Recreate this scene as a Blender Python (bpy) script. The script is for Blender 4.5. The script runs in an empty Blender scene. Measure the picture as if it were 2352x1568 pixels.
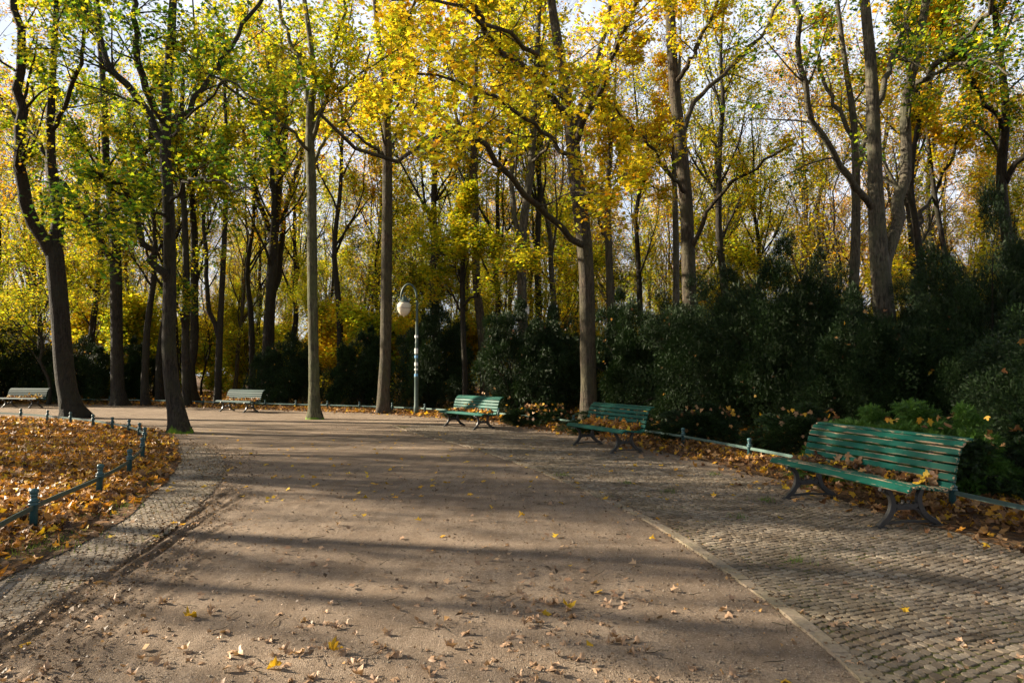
import bpy, math, random
import numpy as np
from mathutils import Vector
R = math.radians
C = bpy.context.scene.collection
sc = bpy.context.scene

# ------------------------------------------------------------------ camera, sky, sun, exposure
CAMZ = 1.5; F = 1568.0; PITCH = math.atan((861 - 784) / F)      # pixel frame 2352 x 1568, focal length 24 mm
cam = bpy.data.cameras.new('camera'); camo = bpy.data.objects.new('camera', cam); C.objects.link(camo)
cam.lens = 24; cam.sensor_width = 36; cam.clip_end = 2000; cam.clip_start = 0.05
camo.location = (0, 0, CAMZ); camo.rotation_euler = (math.pi / 2 + PITCH, 0, 0)
sc.camera = camo
SUN_EL = R(24); SUN_AZ = R(-78)          # azimuth from +Y towards +X
sd = Vector((math.sin(SUN_AZ) * math.cos(SUN_EL), math.cos(SUN_AZ) * math.cos(SUN_EL), math.sin(SUN_EL)))
sl = bpy.data.lights.new('sun', 'SUN'); sl.energy = 5.0; sl.angle = R(0.5); sl.color = (1, .86, .66)
so = bpy.data.objects.new('sun', sl); C.objects.link(so)
so.rotation_euler = (-sd).to_track_quat('-Z', 'Y').to_euler()
w = bpy.data.worlds.new('World'); sc.world = w; w.use_nodes = True
wn = w.node_tree; wn.nodes.clear()
sky = wn.nodes.new('ShaderNodeTexSky'); sky.sky_type = 'NISHITA'; sky.sun_disc = False
sky.sun_elevation = SUN_EL; sky.sun_rotation = SUN_AZ; sky.dust_density = 1.5; sky.ozone_density = 1.0
wtc = wn.nodes.new('ShaderNodeTexCoord'); wno = wn.nodes.new('ShaderNodeTexNoise'); wno.inputs['Scale'].default_value = 2.2
wno.inputs['Detail'].default_value = 8; wno.inputs['Roughness'].default_value = .6
wr = wn.nodes.new('ShaderNodeValToRGB'); wr.color_ramp.elements[0].position = .28; wr.color_ramp.elements[1].position = .50
wmx = wn.nodes.new('ShaderNodeMixRGB'); wmx.inputs['Color2'].default_value = (6.2, 6.7, 7.8, 1)
bg = wn.nodes.new('ShaderNodeBackground'); bg.inputs['Strength'].default_value = 0.05
wo = wn.nodes.new('ShaderNodeOutputWorld')
wn.links.new(wtc.outputs['Generated'], wno.inputs['Vector']); wn.links.new(wno.outputs['Fac'], wr.inputs['Fac'])
wsx = wn.nodes.new('ShaderNodeSeparateXYZ'); wn.links.new(wtc.outputs['Generated'], wsx.inputs[0])
wmr = wn.nodes.new('ShaderNodeMapRange'); wmr.inputs['From Min'].default_value = .68; wmr.inputs['From Max'].default_value = .46; wn.links.new(wsx.outputs['Z'], wmr.inputs['Value'])
wmm = wn.nodes.new('ShaderNodeMath'); wmm.operation = 'MULTIPLY'; wn.links.new(wr.outputs['Color'], wmm.inputs[0]); wn.links.new(wmr.outputs[0], wmm.inputs[1])
wn.links.new(wmm.outputs[0], wmx.inputs['Fac']); wn.links.new(sky.outputs['Color'], wmx.inputs['Color1'])
wn.links.new(wmx.outputs['Color'], bg.inputs['Color']); wn.links.new(bg.outputs['Background'], wo.inputs['Surface'])
sc.view_settings.view_transform = 'Standard'; sc.view_settings.look = 'None'; sc.view_settings.exposure = 1.7
sc.view_settings.gamma = 1.0
sc.render.engine = 'CYCLES'
sc.cycles.max_bounces = 6; sc.cycles.diffuse_bounces = 3; sc.cycles.glossy_bounces = 2
sc.cycles.transmission_bounces = 4; sc.cycles.transparent_max_bounces = 4
sc.cycles.caustics_reflective = False; sc.cycles.caustics_refractive = False
sc.cycles.sample_clamp_indirect = 4

# ------------------------------------------------------------------ picture-to-place conversions
cp, sp = math.cos(PITCH), math.sin(PITCH)
def ray(u, v):
    a = (u - 1176) / F; b = (784 - v) / F
    return np.array([a, cp - b * sp, sp + b * cp])
def G(u, v, z=0.0):
    d = ray(u, v); t = (z - CAMZ) / d[2]
    return np.array([d[0] * t, d[1] * t, z])
def P(u, v, Y):
    d = ray(u, v); t = Y / d[1]
    return np.array([d[0] * t, Y, CAMZ + d[2] * t])

# ------------------------------------------------------------------ mesh helpers
def mesh_from(name, V, Fs, mats, smooth=True, attrs=None):
    V = np.asarray(V, dtype=np.float32)
    me = bpy.data.meshes.new(name)
    me.vertices.add(len(V)); me.vertices.foreach_set('co', V.ravel())
    Fs = [(np.asarray(f, dtype=np.int32), m) for f, m in Fs if len(f)]
    loops = np.concatenate([f.ravel() for f, m in Fs])
    tot = np.concatenate([np.full(len(f), f.shape[1], dtype=np.int32) for f, m in Fs])
    st = np.concatenate([[0], np.cumsum(tot)[:-1]]).astype(np.int32)
    mi = np.concatenate([np.full(len(f), m, dtype=np.int32) for f, m in Fs])
    me.loops.add(len(loops)); me.loops.foreach_set('vertex_index', loops)
    me.polygons.add(len(tot)); me.polygons.foreach_set('loop_start', st); me.polygons.foreach_set('loop_total', tot)
    me.polygons.foreach_set('material_index', mi)
    me.polygons.foreach_set('use_smooth', np.full(len(tot), smooth, dtype=bool))
    for m in mats: me.materials.append(m)
    if attrs:
        for k, a in attrs.items():
            at = me.attributes.new(k, 'FLOAT', 'POINT'); at.data.foreach_set('value', np.asarray(a, dtype=np.float32))
    me.update(calc_edges=True); me.validate()
    return me
class MB:
    def __init__(s): s.V = []; s.F = []; s.n = 0
    def add(s, V, Fs, mat=0):
        V = np.asarray(V, float).reshape(-1, 3); s.V.append(V)
        for f in (Fs if isinstance(Fs, list) else [Fs]):
            f = np.asarray(f, int)
            if len(f): s.F.append((f + s.n, mat))
        s.n += len(V)
    def mesh(s, name, mats, smooth=True):
        return mesh_from(name, np.concatenate(s.V), s.F, mats if isinstance(mats, list) else [mats], smooth)
def nrm(a): return a / np.maximum(np.linalg.norm(a, axis=-1, keepdims=True), 1e-9)
def tubes(mb, P3, Rd, sides, mat=0, cap=False):
    """P3 (B,n,3) centre lines, Rd (B,n) radii"""
    P3 = np.asarray(P3, float); Rd = np.asarray(Rd, float)
    B, n, _ = P3.shape
    T = np.empty_like(P3); T[:, 1:-1] = P3[:, 2:] - P3[:, :-2]; T[:, 0] = P3[:, 1] - P3[:, 0]; T[:, -1] = P3[:, -1] - P3[:, -2]
    T = nrm(T)
    ov = nrm(P3[:, -1] - P3[:, 0])
    ref = np.where(np.abs(ov[:, 2:3]) > .8, np.array([[1., 0, 0]]), np.array([[0, 0, 1.]]))
    ref = nrm(np.cross(ov, ref))[:, None, :]
    N = nrm(ref - (ref * T).sum(-1, keepdims=True) * T); Bn = np.cross(T, N)
    a = np.arange(sides) * 2 * math.pi / sides
    V = P3[:, :, None, :] + Rd[:, :, None, None] * (np.cos(a)[None, None, :, None] * N[:, :, None, :] + np.sin(a)[None, None, :, None] * Bn[:, :, None, :])
    idx = np.arange(B * n * sides).reshape(B, n, sides)
    q = np.stack([idx[:, :-1], np.roll(idx[:, :-1], -1, 2), np.roll(idx[:, 1:], -1, 2), idx[:, 1:]], -1).reshape(-1, 4)
    fs = [q]
    if cap:
        fs += [idx[:, -1], idx[:, 0, ::-1]]
    mb.add(V.reshape(-1, 3), fs, mat)
def tube(mb, pts, rad, sides=8, mat=0, cap=True):
    pts = np.asarray(pts, float)
    rad = np.full(len(pts), rad) if np.isscalar(rad) else np.asarray(rad, float)
    tubes(mb, pts[None], rad[None], sides, mat, cap)
def lathe(mb, prof, sides=20, loc=(0, 0, 0), mat=0):
    prof = np.asarray(prof, float); n = len(prof); a = np.arange(sides) * 2 * math.pi / sides
    V = np.stack([prof[:, 0:1] * np.cos(a), prof[:, 0:1] * np.sin(a), np.repeat(prof[:, 1:2], sides, 1)], -1) + np.array(loc)
    idx = np.arange(n * sides).reshape(n, sides)
    q = np.stack([idx[:-1], np.roll(idx[:-1], -1, 1), np.roll(idx[1:], -1, 1), idx[1:]], -1).reshape(-1, 4)
    mb.add(V.reshape(-1, 3), [q, idx[-1:], idx[:1, ::-1]], mat)
def box(mb, c, s, rz=0, mat=0):
    x, y, z = np.array(s) / 2
    V = np.array([[i * x, j * y, k * z] for k in (-1, 1) for j in (-1, 1) for i in (-1, 1)], float)
    cr, sr = math.cos(rz), math.sin(rz)
    V = V @ np.array([[cr, sr, 0], [-sr, cr, 0], [0, 0, 1]]) + np.array(c)
    mb.add(V, np.array([[0, 2, 3, 1], [4, 5, 7, 6], [0, 1, 5, 4], [2, 6, 7, 3], [0, 4, 6, 2], [1, 3, 7, 5]]), mat)
def smooth_line(pts, n):
    """Catmull-Rom resample"""
    p = np.asarray(pts, float)
    if len(p) == 2: return p[0] + (p[1] - p[0]) * np.linspace(0, 1, n)[:, None]
    q = np.vstack([2 * p[0] - p[1], p, 2 * p[-1] - p[-2]])
    seg = np.linalg.norm(np.diff(p[:, :3] if p.shape[1] >= 3 else p, axis=0), axis=1); cum = np.concatenate([[0], np.cumsum(seg)])
    out = []
    for s in np.linspace(0, cum[-1], n):
        i = min(max(np.searchsorted(cum, s, side='right') - 1, 0), len(p) - 2); t = (s - cum[i]) / max(seg[i], 1e-9)
        a, b, c, d = q[i], q[i + 1], q[i + 2], q[i + 3]
        out.append(.5 * ((2 * b) + (-a + c) * t + (2 * a - 5 * b + 4 * c - d) * t * t + (-a + 3 * b - 3 * c + d) * t ** 3))
    return np.array(out)
def obj(name, me, parent=None, loc=(0, 0, 0)):
    o = bpy.data.objects.new(name, me); C.objects.link(o); o.location = loc
    if parent is not None: o.parent = parent
    return o
def thing(name, label, cat, loc=(0, 0, 0), rz=0, group=None):
    o = bpy.data.objects.new(name, None); C.objects.link(o); o.location = loc; o.rotation_euler = (0, 0, rz)
    o.empty_display_size = .2
    o['label'] = label; o['category'] = cat
    if group: o['group'] = group
    return o
def tag(o, label, cat, group=None, kind=None):
    o['label'] = label; o['category'] = cat
    if group: o['group'] = group
    if kind: o['kind'] = kind
    return o
def dup(root, loc, rz, scale, label, group):
    r = root.copy(); C.objects.link(r); r.location = loc; r.rotation_euler = (0, 0, rz); r.scale = scale
    r['label'] = label; r['group'] = group
    for ch in list(root.children):
        c = ch.copy(); C.objects.link(c); c.parent = r
        for g in list(ch.children):
            d = g.copy(); C.objects.link(d); d.parent = c
    return r

# ------------------------------------------------------------------ materials
class N:
    def __init__(s, name):
        s.m = bpy.data.materials.new(name); s.m.use_nodes = True; s.t = s.m.node_tree; s.t.nodes.clear()
        s.out = s.t.nodes.new('ShaderNodeOutputMaterial')
    def n(s, typ, **kw):
        nd = s.t.nodes.new('ShaderNode' + typ)
        for k, v in kw.items():
            if k.startswith('_'): setattr(nd, k[1:], v)
        return nd
    def link(s, a, b): s.t.links.new(a, b)
    def coord(s, kind='Object', scale=(1, 1, 1), rot=(0, 0, 0)):
        tc = s.n('TexCoord'); mp = s.n('Mapping'); mp.inputs['Scale'].default_value = scale; mp.inputs['Rotation'].default_value = rot
        s.link(tc.outputs[kind], mp.inputs['Vector']); return mp.outputs['Vector']
    def geo(s, scale=(1, 1, 1), rot=(0, 0, 0)):
        g = s.n('NewGeometry'); mp = s.n('Mapping'); mp.inputs['Scale'].default_value = scale; mp.inputs['Rotation'].default_value = rot
        s.link(g.outputs['Position'], mp.inputs['Vector']); return mp.outputs['Vector']
    def noise(s, vec, scale, detail=4, rough=.55, dist=0):
        nd = s.n('TexNoise'); nd.inputs['Scale'].default_value = scale; nd.inputs['Detail'].default_value = detail
        nd.inputs['Roughness'].default_value = rough; nd.inputs['Distortion'].default_value = dist
        s.link(vec, nd.inputs['Vector']); return nd.outputs['Fac']
    def ramp(s, fac, stops, interp='LINEAR'):
        nd = s.n('ValToRGB'); cr = nd.color_ramp; cr.interpolation = interp
        while len(cr.elements) < len(stops): cr.elements.new(.5)
        for e, (p, c) in zip(cr.elements, stops):
            e.position = p; e.color = (c, c, c, 1) if np.isscalar(c) else (*c, 1)
        s.link(fac, nd.inputs['Fac']); return nd.outputs['Color']
    def mix(s, fac, a, b, blend='MIX'):
        nd = s.n('MixRGB'); nd.blend_type = blend
        for sock, v in ((nd.inputs['Fac'], fac), (nd.inputs['Color1'], a), (nd.inputs['Color2'], b)):
            if isinstance(v, bpy.types.NodeSocket): s.link(v, sock)
            elif np.isscalar(v): sock.default_value = v if sock.type == 'VALUE' else (v, v, v, 1)
            else: sock.default_value = (*v, 1)
        return nd.outputs['Color']
    def math(s, op, a, b=0.0, clamp=False):
        nd = s.n('Math'); nd.operation = op; nd.use_clamp = clamp
        for sock, v in ((nd.inputs[0], a), (nd.inputs[1], b)):
            if isinstance(v, bpy.types.NodeSocket): s.link(v, sock)
            else: sock.default_value = v
        return nd.outputs[0]
    def bump(s, h, strength=.5, dist=.02, prev=None):
        nd = s.n('Bump'); nd.inputs['Strength'].default_value = strength; nd.inputs['Distance'].default_value = dist
        s.link(h, nd.inputs['Height'])
        if prev is not None: s.link(prev, nd.inputs['Normal'])
        return nd.outputs['Normal']
    def pbr(s, col, rough=.7, metal=0, normal=None, spec=.5):
        b = s.n('BsdfPrincipled')
        for k, v in (('Base Color', col), ('Roughness', rough), ('Metallic', metal), ('Specular IOR Level', spec)):
            if isinstance(v, bpy.types.NodeSocket): s.link(v, b.inputs[k])
            elif k == 'Base Color': b.inputs[k].default_value = (*v, 1)
            else: b.inputs[k].default_value = v
        if normal is not None: s.link(normal, b.inputs['Normal'])
        s.link(b.outputs[0], s.out.inputs['Surface']); return s.m

def leaf_mat(name, stops, patch=.35, trans=.6, pscale=.35, rough=.5, gain=1.0):
    m = N(name); g = m.n('NewGeometry')
    nz = m.noise(m.geo(), pscale, 2)
    nz = m.math('MULTIPLY_ADD', nz, patch * 2.2); m.t.nodes[-1].inputs[2].default_value = -patch * 1.1
    f = m.math('ADD', g.outputs['Random Per Island'], nz, True)
    col = m.ramp(f, stops)
    d = m.n('BsdfPrincipled'); d.inputs['Roughness'].default_value = rough; d.inputs['Specular IOR Level'].default_value = .3
    t = m.n('BsdfTranslucent')
    m.link(col, d.inputs['Base Color'])
    m.link(m.mix(1.0, col, (gain, gain * .95, gain * .6), 'MULTIPLY'), t.inputs['Color'])
    mx = m.n('MixShader'); mx.inputs[0].default_value = trans
    m.link(d.outputs[0], mx.inputs[1]); m.link(t.outputs[0], mx.inputs[2]); m.link(mx.outputs[0], m.out.inputs['Surface'])
    return m.m
GREEN = (.07, .16, .018); LIME = (.33, .46, .03); YEL = (.80, .60, .03); GOLD = (.82, .46, .025); ORA = (.58, .24, .02); BRN = (.19, .085, .03)
M_yellow = leaf_mat('leaves_yellow', [(0, LIME), (.25, (.52, .56, .035)), (.6, (.76, .60, .035)), (.92, YEL), (1, GOLD)])
M_lime = leaf_mat('leaves_lime', [(0, (.10, .24, .02)), (.3, LIME), (.7, (.62, .64, .03)), (1, (.82, .68, .03))])
M_green = leaf_mat('leaves_green', [(0, (.04, .12, .02)), (.5, (.09, .21, .025)), (.8, (.2, .34, .025)), (1, YEL)], trans=.5)
M_gold = leaf_mat('leaves_gold', [(0, (.6, .6, .03)), (.4, YEL), (.8, GOLD), (1, ORA)])
M_rust = leaf_mat('leaves_rust', [(0, (.30, .13, .03)), (.3, ORA), (.6, (.75, .38, .03)), (.85, (.75, .5, .03)), (1, YEL)])
M_litter = leaf_mat('litter_leaves', [(0, (.07, .035, .018)), (.3, (.18, .085, .035)), (.5, (.30, .165, .075)), (.7, (.42, .26, .13)), (.82, (.55, .25, .03)), (1, (.66, .42, .03))], patch=.15, trans=.25, pscale=1.2)
M_litter_bright = leaf_mat('litter_leaves_orange', [(0, (.13, .06, .022)), (.2, (.32, .15, .05)), (.42, (.45, .25, .10)), (.62, (.62, .25, .03)), (.85, (.72, .36, .03)), (1, (.72, .50, .03))], patch=.2, trans=.3, pscale=.7)
M_crumb = leaf_mat('leaf_crumbs', [(0, (.05, .032, .02)), (.5, (.13, .08, .045)), (.85, (.28, .18, .10)), (1, (.45, .25, .08))], patch=.1, trans=.1, pscale=2)
M_litter_pale = leaf_mat('litter_leaves_pale', [(0, (.22, .13, .08)), (.5, (.42, .27, .17)), (1, (.5, .34, .2))], patch=.1, trans=.15, pscale=3)
M_litter_gold = leaf_mat('litter_leaves_gold', [(0, (.6, .3, .03)), (1, (.68, .48, .03))], patch=.1, trans=.3, pscale=3)
M_yew = leaf_mat('yew_needles', [(0, (.004, .012, .003)), (.55, (.010, .027, .006)), (1, (.04, .085, .015))], patch=.25, trans=.12, pscale=1.2, rough=.6)  # bright end of the ramp paints the highlights that sprays catch
M_fern = leaf_mat('yew_light_green_needles', [(0, (.03, .09, .015)), (1, (.10, .2, .03))], patch=.2, trans=.3, pscale=2)  # lighter green copy of the yew needles for the low sprays
M_grass = leaf_mat('grass_blades', [(0, (.05, .11, .015)), (1, (.16, .24, .03))], trans=.4)

def bark_mat(name, c1, c2, c3, moss=0.0):
    m = N(name); v = m.geo((1, 1, .18)); n1 = m.noise(v, 22, 6, .65, .3); n2 = m.noise(m.geo(), 1.3, 3); n3 = m.noise(m.geo((1, 1, .5)), 5, 4)
    col = m.mix(m.ramp(n1, [(.40, 0), (.60, 1)]), tuple(c * .6 for c in c1), c2)
    n5 = m.noise(m.geo((1, 1, .6)), 7, 5, .7, .5)
    col = m.mix(m.ramp(n5, [(.56, 0), (.64, .8)]), col, tuple(c * 1.5 for c in c3))
    col = m.mix(m.ramp(n2, [(.42, 0), (.62, .75)]), col, c3)
    n4 = m.noise(m.geo((.5, .5, 3.2)), 3.2, 5, .6, .6)
    col = m.mix(m.ramp(n3, [(.35, .45), (.55, 0)]), col, (.03, .028, .022))
    col = m.mix(m.ramp(n4, [(.30, .6), (.40, 0)]), col, tuple(c * .45 for c in c1))
    if moss:
        tc = m.n('TexCoord'); sx = m.n('SeparateXYZ'); m.link(tc.outputs['Object'], sx.inputs[0])
        h = m.math('ADD', m.math('MULTIPLY', sx.outputs['Z'], 1.0 / moss), m.math('MULTIPLY', n3, 1.6))
        col = m.mix(m.ramp(h, [(.75, 1), (1.35, 0)]), col, (.14, .26, .015))
    hmix = m.math('ADD', n1, m.math('MULTIPLY', n3, .6))
    return m.pbr(col, .85, normal=m.bump(m.math('ADD', hmix, m.math('MULTIPLY', n4, .5)), 1.0, .05), spec=.25)
M_bark = bark_mat('bark_grey_brown', (.045, .033, .021), (.105, .078, .052), (.07, .065, .035))
M_bark_green = bark_mat('bark_green_grey', (.065, .06, .03), (.15, .135, .078), (.09, .10, .04), .28)
M_bark_dark = bark_mat('bark_dark', (.014, .011, .008), (.038, .029, .020), (.026, .025, .014))
M_bark_moss = bark_mat('bark_dark_mossy_foot', (.020, .016, .011), (.055, .043, .028), (.036, .036, .016), .55)
M_bark_pale = bark_mat('bark_pale', (.055, .047, .032), (.14, .118, .085), (.08, .08, .048))

def gravel_mat():
    m = N('gravel'); v = m.geo(); at = m.n('Attribute'); at.attribute_name = 'churn'
    big = m.noise(v, .35, 4); mid = m.noise(v, 3.0, 6, .65); fine = m.noise(v, 170, 3, .75); grit = m.noise(v, 55, 5, .75)
    trk = m.noise(m.geo((2.6, .22, 1), (0, 0, -.35)), 2.4, 6, .7)
    vf = m.n('TexVoronoi'); vf.inputs['Scale'].default_value = 130; m.link(v, vf.inputs['Vector'])
    vs = m.n('TexVoronoi'); vs.inputs['Scale'].default_value = 38; m.link(v, vs.inputs['Vector'])
    col = m.mix(m.ramp(big, [(.35, 0), (.65, 1)]), (.265, .203, .150), (.37, .292, .218))
    col = m.mix(m.ramp(trk, [(.38, .5), (.52, 0)]), col, (.18, .13, .09))
    col = m.mix(m.ramp(mid, [(.38, .6), (.53, 0)]), col, (.19, .138, .095))
    col = m.mix(m.ramp(grit, [(.38, .65), (.52, 0)]), col, (.13, .095, .065))
    col = m.mix(m.ramp(vf.outputs['Color'], [(0, .6), (.7, 0)]), col, (.12, .088, .062))
    col = m.mix(m.ramp(vf.outputs['Color'], [(.88, 0), (1, .7)]), col, (.55, .46, .36))
    spk = m.ramp(vs.outputs['Distance'], [(.12, 1), (.2, 0)]); sel = m.ramp(vs.outputs['Color'], [(.6, 0), (.65, 1)])
    col = m.mix(m.math('MULTIPLY', spk, sel), col, (.48, .39, .30))
    col = m.mix(at.outputs['Fac'], col, (.095, .068, .045))
    h = m.math('ADD', m.math('MULTIPLY', fine, .4), m.math('MULTIPLY', vf.outputs['Distance'], .6))
    h2 = m.math('ADD', h, m.math('MULTIPLY', grit, .9))
    return m.pbr(col, .95, normal=m.bump(m.math('ADD', h2, m.math('MULTIPLY', mid, .8)), .7, .014), spec=.12)
M_gravel = gravel_mat()
def sett_mat(name, rot, c1, c2, scale=19):
    m = N(name)
    v0 = m.geo((1, 1, 1), (0, 0, rot)); wn_ = m.n('TexNoise'); wn_.inputs['Scale'].default_value = 1.1; wn_.inputs['Detail'].default_value = 2; m.link(v0, wn_.inputs['Vector'])
    sub = m.n('VectorMath'); sub.operation = 'MULTIPLY_ADD'; m.link(wn_.outputs['Color'], sub.inputs[0]); sub.inputs[1].default_value = (.4, .4, 0); m.link(v0, sub.inputs[2])
    v = sub.outputs[0]
    ve = m.n('TexVoronoi'); ve.feature = 'DISTANCE_TO_EDGE'; ve.inputs['Scale'].default_value = scale; ve.inputs['Randomness'].default_value = .6; m.link(v, ve.inputs['Vector'])
    vc = m.n('TexVoronoi'); vc.inputs['Scale'].default_value = scale; vc.inputs['Randomness'].default_value = .6; m.link(v, vc.inputs['Vector'])
    for q in (ve, vc): q.voronoi_dimensions = '2D'
    big = m.noise(v0, .6, 4); fine = m.noise(v0, 60, 3, .6); mid = m.noise(v0, 2.3, 5, .6)
    col = m.mix(m.ramp(vc.outputs['Color'], [(.1, 0), (.9, 1)]), c1, c2)
    col = m.mix(m.ramp(mid, [(.38, .75), (.56, 0)]), col, (.105, .085, .06))
    col = m.mix(m.ramp(fine, [(.35, .4), (.6, 0)]), col, (.10, .085, .07))
    jm = m.noise(v0, 1.0, 4)
    jcol = m.mix(m.ramp(jm, [(.45, 0), (.62, 1)]), (.035, .027, .02), (.07, .11, .02))
    joint = m.ramp(ve.outputs['Distance'], [(.03, .8), (.075, 0)])
    soil = m.ramp(big, [(.52, 0), (.7, .7)])
    col = m.mix(soil, col, (.12, .09, .065))
    col = m.mix(joint, col, jcol)
    h = m.math('ADD', m.ramp(ve.outputs['Distance'], [(0, 0), (.22, 1)]), m.math('MULTIPLY', fine, .25))
    return m.pbr(col, .85, normal=m.bump(h, .5, .014), spec=.25)
M_sett = sett_mat('stone_setts', .62, (.23, .185, .135), (.36, .305, .23))
M_sett_left = sett_mat('stone_setts_dusty', -.35, (.29, .24, .19), (.36, .30, .24), 19)
def stone_mat(name, c1, c2, c3):
    m = N(name); g_ = m.n('NewGeometry'); v = m.geo(); fine = m.noise(v, 70, 4, .7); mid = m.noise(v, 2.1, 5, .6); big = m.noise(v, .7, 4)
    col = m.ramp(g_.outputs['Random Per Island'], [(0, c1), (.5, c2), (1, c3)])
    col = m.mix(m.ramp(fine, [(.35, .45), (.6, 0)]), col, tuple(c * .5 for c in c1))
    col = m.mix(m.ramp(big, [(.5, 0), (.66, .45)]), col, (.14, .115, .07))
    col = m.mix(m.ramp(mid, [(.38, .8), (.52, 0)]), col, (.10, .075, .05))
    return m.pbr(col, .85, normal=m.bump(fine, .5, .006), spec=.25)
M_stone = stone_mat('sett_stone', (.14, .112, .082), (.225, .182, .135), (.31, .262, .20))
M_stone_left = stone_mat('sett_stone_pale', (.25, .205, .152), (.32, .265, .20), (.38, .32, .245))
def joint_mat(name='joint_soil', c1=(.095, .07, .047), c2=(.09, .105, .03)):
    m = N(name); v = m.geo(); n1 = m.noise(v, 1.3, 5, .6); n2 = m.noise(v, 60, 4, .7)
    col = m.mix(m.ramp(n1, [(.45, 0), (.6, 1)]), c1, c2); col = m.mix(m.ramp(n2, [(.5, 0), (.7, .7)]), col, (.18, .14, .10))
    return m.pbr(col, .95, normal=m.bump(n2, .6, .01), spec=.1)
M_joint = joint_mat()
M_joint_left = joint_mat('joint_sand', (.17, .132, .095), (.13, .115, .06))
def soil_mat():
    m = N('leafy_soil'); v = m.geo(); n1 = m.noise(v, 9, 6, .7); n2 = m.noise(v, 1.2, 4)
    vv = m.n('TexVoronoi'); vv.inputs['Scale'].default_value = 14; m.link(v, vv.inputs['Vector'])
    col = m.mix(m.ramp(n1, [(.35, 0), (.65, 1)]), (.05, .032, .02), (.15, .09, .05))
    col = m.mix(m.ramp(vv.outputs['Color'], [(.55, 0), (.9, .8)]), col, (.28, .14, .05))
    col = m.mix(m.ramp(n2, [(.5, 0), (.7, .4)]), col, (.06, .075, .02))
    return m.pbr(col, .95, normal=m.bump(m.math('ADD', n1, vv.outputs['Distance']), 1, .04), spec=.15)
M_soil = soil_mat()
def kerb_mat():
    m = N('kerb_stone'); v = m.geo(); n1 = m.noise(v, 30, 5, .7); n2 = m.noise(v, 2.5, 4)
    col = m.mix(m.ramp(n1, [(.35, 0), (.65, 1)]), (.17, .135, .098), (.32, .255, .185))
    col = m.mix(m.ramp(n2, [(.42, .6), (.6, 0)]), col, (.16, .14, .08))
    return m.pbr(col, .9, normal=m.bump(n1, .5, .01))
M_kerb = kerb_mat()
def paint_mat(name, base, worn=.0, rough=.35):
    m = N(name); v = m.coord('Object', (1, 1, 1)); n1 = m.noise(v, 6, 4); n2 = m.noise(v, 60, 3)
    col = m.mix(m.ramp(n1, [(.3, 0), (.7, .5)]), base, tuple(min(1, c * 1.7 + .01) for c in base))
    col = m.mix(m.ramp(n2, [(.62, 0), (.72, .5 + worn)]), col, tuple(c * .5 + .08 for c in base))
    return m.pbr(col, rough, normal=m.bump(n2, .15, .003))
M_post = paint_mat('post_paint_blue_green', (.022, .07, .075), .1, .38)
M_rail = paint_mat('rail_paint_lit_green', (.09, .15, .125), .3, .5)  # lighter copy: light on the right rail is put into the colour
M_iron = paint_mat('cast_iron_black', (.028, .027, .025), .1, .42)
M_lamp = paint_mat('lamp_paint_grey_green', (.045, .075, .062), .1, .55)
M_rail_shade = paint_mat('rail_paint_shade_green', (.035, .07, .06), .1, .5)  # darkened copy: shade on the left rail is put into the colour
def slat_mat(name, base, base2, wk=.30, ro=.5):
    m = N(name); a = m.n('Attribute'); a.attribute_name = 'edge'
    v = m.coord('Object', (1, 1, 1)); vs = m.coord('Object', (2.2, 22, 22))
    n1 = m.noise(vs, 1.6, 6, .7); n2 = m.noise(m.coord('Object', (3, 60, 60)), 2, 3); n3 = m.noise(v, 1.1, 3)
    col = m.mix(m.ramp(n3, [(.35, 0), (.65, 1)]), base, base2)
    wear = m.math('ADD', m.math('MULTIPLY', a.outputs['Fac'], wk), n1)
    wf = m.ramp(wear, [(.80, 0), (.84, 1)])
    wood = m.mix(n2, (.22, .15, .085), (.50, .38, .25))
    col = m.mix(wf, col, wood)
    rough = m.mix(wf, (ro,) * 3, (.85,) * 3)
    return m.pbr(col, rough, spec=.2, normal=m.bump(m.math('ADD', n2, m.math('MULTIPLY', wf, -1.0)), .35, .003))
M_slat = slat_mat('bench_paint_green', (.003, .07, .048), (.004, .12, .08))
M_slat_pale = slat_mat('bench_paint_dull_grey', (.010, .036, .034), (.020, .055, .050), .10, .68)  # greyer, rougher paint for the two far benches
M_slat_mid = slat_mat('bench_paint_grey_green', (.005, .07, .05), (.010, .11, .08), .16)
def globe_mat():
    m = N('lamp_globe_milk_glass'); v = m.coord('Object', (1, 1, .4)); n1 = m.noise(v, 9, 4)
    tc = m.n('TexCoord'); sx = m.n('SeparateXYZ'); m.link(tc.outputs['Object'], sx.inputs[0])
    band = m.ramp(m.math('ADD', sx.outputs['Z'], m.math('MULTIPLY', n1, .12)), [(.02, 0), (.06, .8), (.10, .15)])
    col = m.mix(band, (.72, .66, .52), (.34, .27, .19))
    return m.pbr(col, .25, normal=None)
M_globe = globe_mat()
M_white = paint_mat('weathered_white', (.6, .6, .56), .2, .6)
M_blue = paint_mat('sticker_blue', (.12, .3, .5), 0, .5)

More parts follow.
